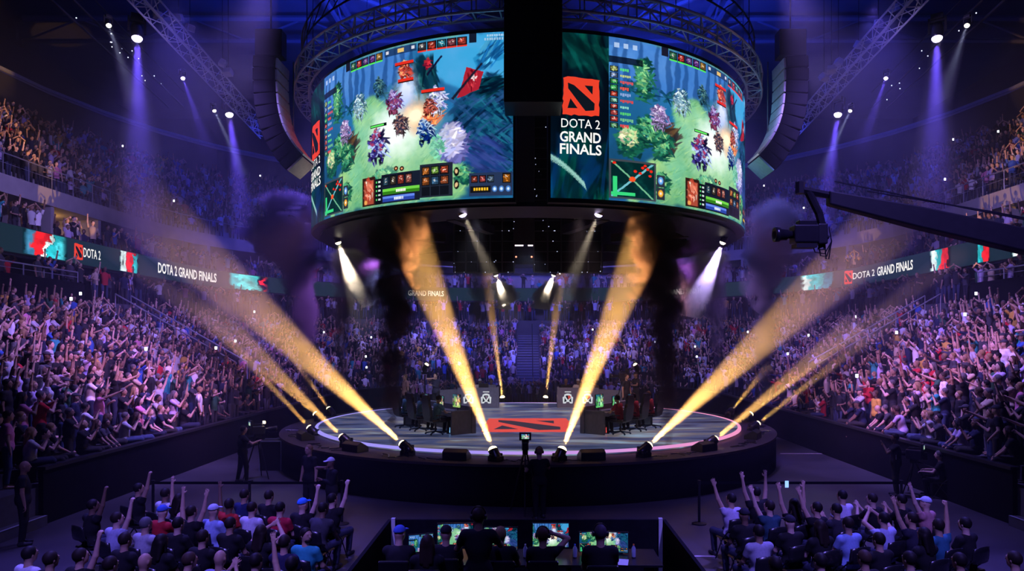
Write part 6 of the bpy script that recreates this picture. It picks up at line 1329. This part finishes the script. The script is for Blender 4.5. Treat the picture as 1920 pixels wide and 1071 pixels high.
# ================================================================ crane camera on the right
cr = empty('camera_crane', (10.9, 9.2, 0), 0, 'long black camera crane arm reaching in above the right stand', 'crane'); o0 = Vector((10.9, 9.2, 0))
A0 = P(1552, 372, 10); A1 = Vector((10.9, 9.2, 4.75)); dd = A1-A0; ln = dd.length; q = dd.to_track_quat('Z', 'Y').to_matrix(); m_ = MB(); vs = []
for t_, hw, hh in ((0, .08, .10), (.18, .11, .15), (1.0, .15, .21)):
    for sx, sz in ((-1, -1), (1, -1), (1, 1), (-1, 1)): vs.append(A0-o0+dd*t_+Vector((0, sx*hw, sz*hh)))
m_.add(vs, [(3, 2, 1, 0), (8, 9, 10, 11)]+[(4*k+j, 4*k+(j+1) % 4, 4*k+4+(j+1) % 4, 4*k+4+j) for k in range(2) for j in range(4)]); m_.build('arm', M['black'], cr, bevel=.02)
MB().tube([A0-o0+Vector((.1, 0, .25)), A0-o0+dd*.3+Vector((0, 0, .30)), A0-o0+dd*.7+Vector((0, 0, .36)), A1-o0+Vector((0, 0, .5))], .012, 5).build('tension_cable', M['black'], cr)
MB().tube([A0-o0+Vector((.6, .05, .12)), A0-o0+dd*.35+Vector((0, .1, .36)), A0-o0+dd*.65+Vector((0, .1, .42)), A1-o0+Vector((0, 0, .7))], .012, 5).build('tension_cable', M['black'], cr)
E0, E1, E2, E3 = P(1505, 357, 10)-o0, P(1552, 366, 10)-o0, P(1538, 400, 10)-o0, P(1540, 468, 10)-o0
MB().bar(E0, E1, .055).bar(E0+Vector((-.04, 0, -.05)), E0+Vector((-.04, 0, .12)), .07).build('end_bracket', M['black'], cr)
MB().tube([E0+Vector((.08, 0, -.02)), E2+Vector((-.02, 0, .0)), E2+Vector((.03, 0, -.2)), E3], .06, 8).build('drop_arm', M['black'], cr)
MB().bar(A1-o0, (0, 0, .3), .12).build('mast', M['black'], cr)
for k in range(3): a = 2*math.pi*k/3; MB().bar((0, 0, .5), (.75*math.cos(a), .75*math.sin(a), .04), .04).build('mast_leg', M['black'], cr)
MB().bar(A1-o0, A1-o0+dd.normalized()*1.2, .1).build('counter_arm', M['black'], cr); MB().box(A1-o0+dd.normalized()*1.2, (.5, .4, .5)).build('counterweight', M['black'], cr)
hc_ = P(1508, 440, 10); t = empty('crane_camera', hc_, 0, 'broadcast camera with dangling cables slung under the crane tip', 'camera')
MB().box((0, 0, 0), (.36, .24, .26)).box((.03, 0, .16), (.26, .16, .10)).build('body', M['plastic'], t, bevel=.02); r_ = Matrix.Rotation(-math.pi/2, 3, 'Y')
MB().lathe([(.05, .15), (.06, .24), (.085, .26), (.09, .36), (.11, .37), (.11, .44), (.08, .44), (.05, .40)], 18, rot=r_).build('lens_barrel', M['plastic'], t, True)
MB().box((.24, 0, .0), (.14, .2, .3)).bar((.22, 0, 0), (.36, 0, -.05), .04).build('remote_head', M['black'], t, bevel=.02); MB().box((0, 0, -.17), (.3, .2, .06)).build('base_plate', M['black'], t)
for k in range(3): MB().tube([(.1+.1*k, 0, -.1), (.16+.08*k, 0, -.26-.05*k), (.30+.03*k, 0, -.28-.04*k), (.40, 0, -.1), (.36, 0, .12)], .010, 5).build('cable_loop', M['plastic'], t)
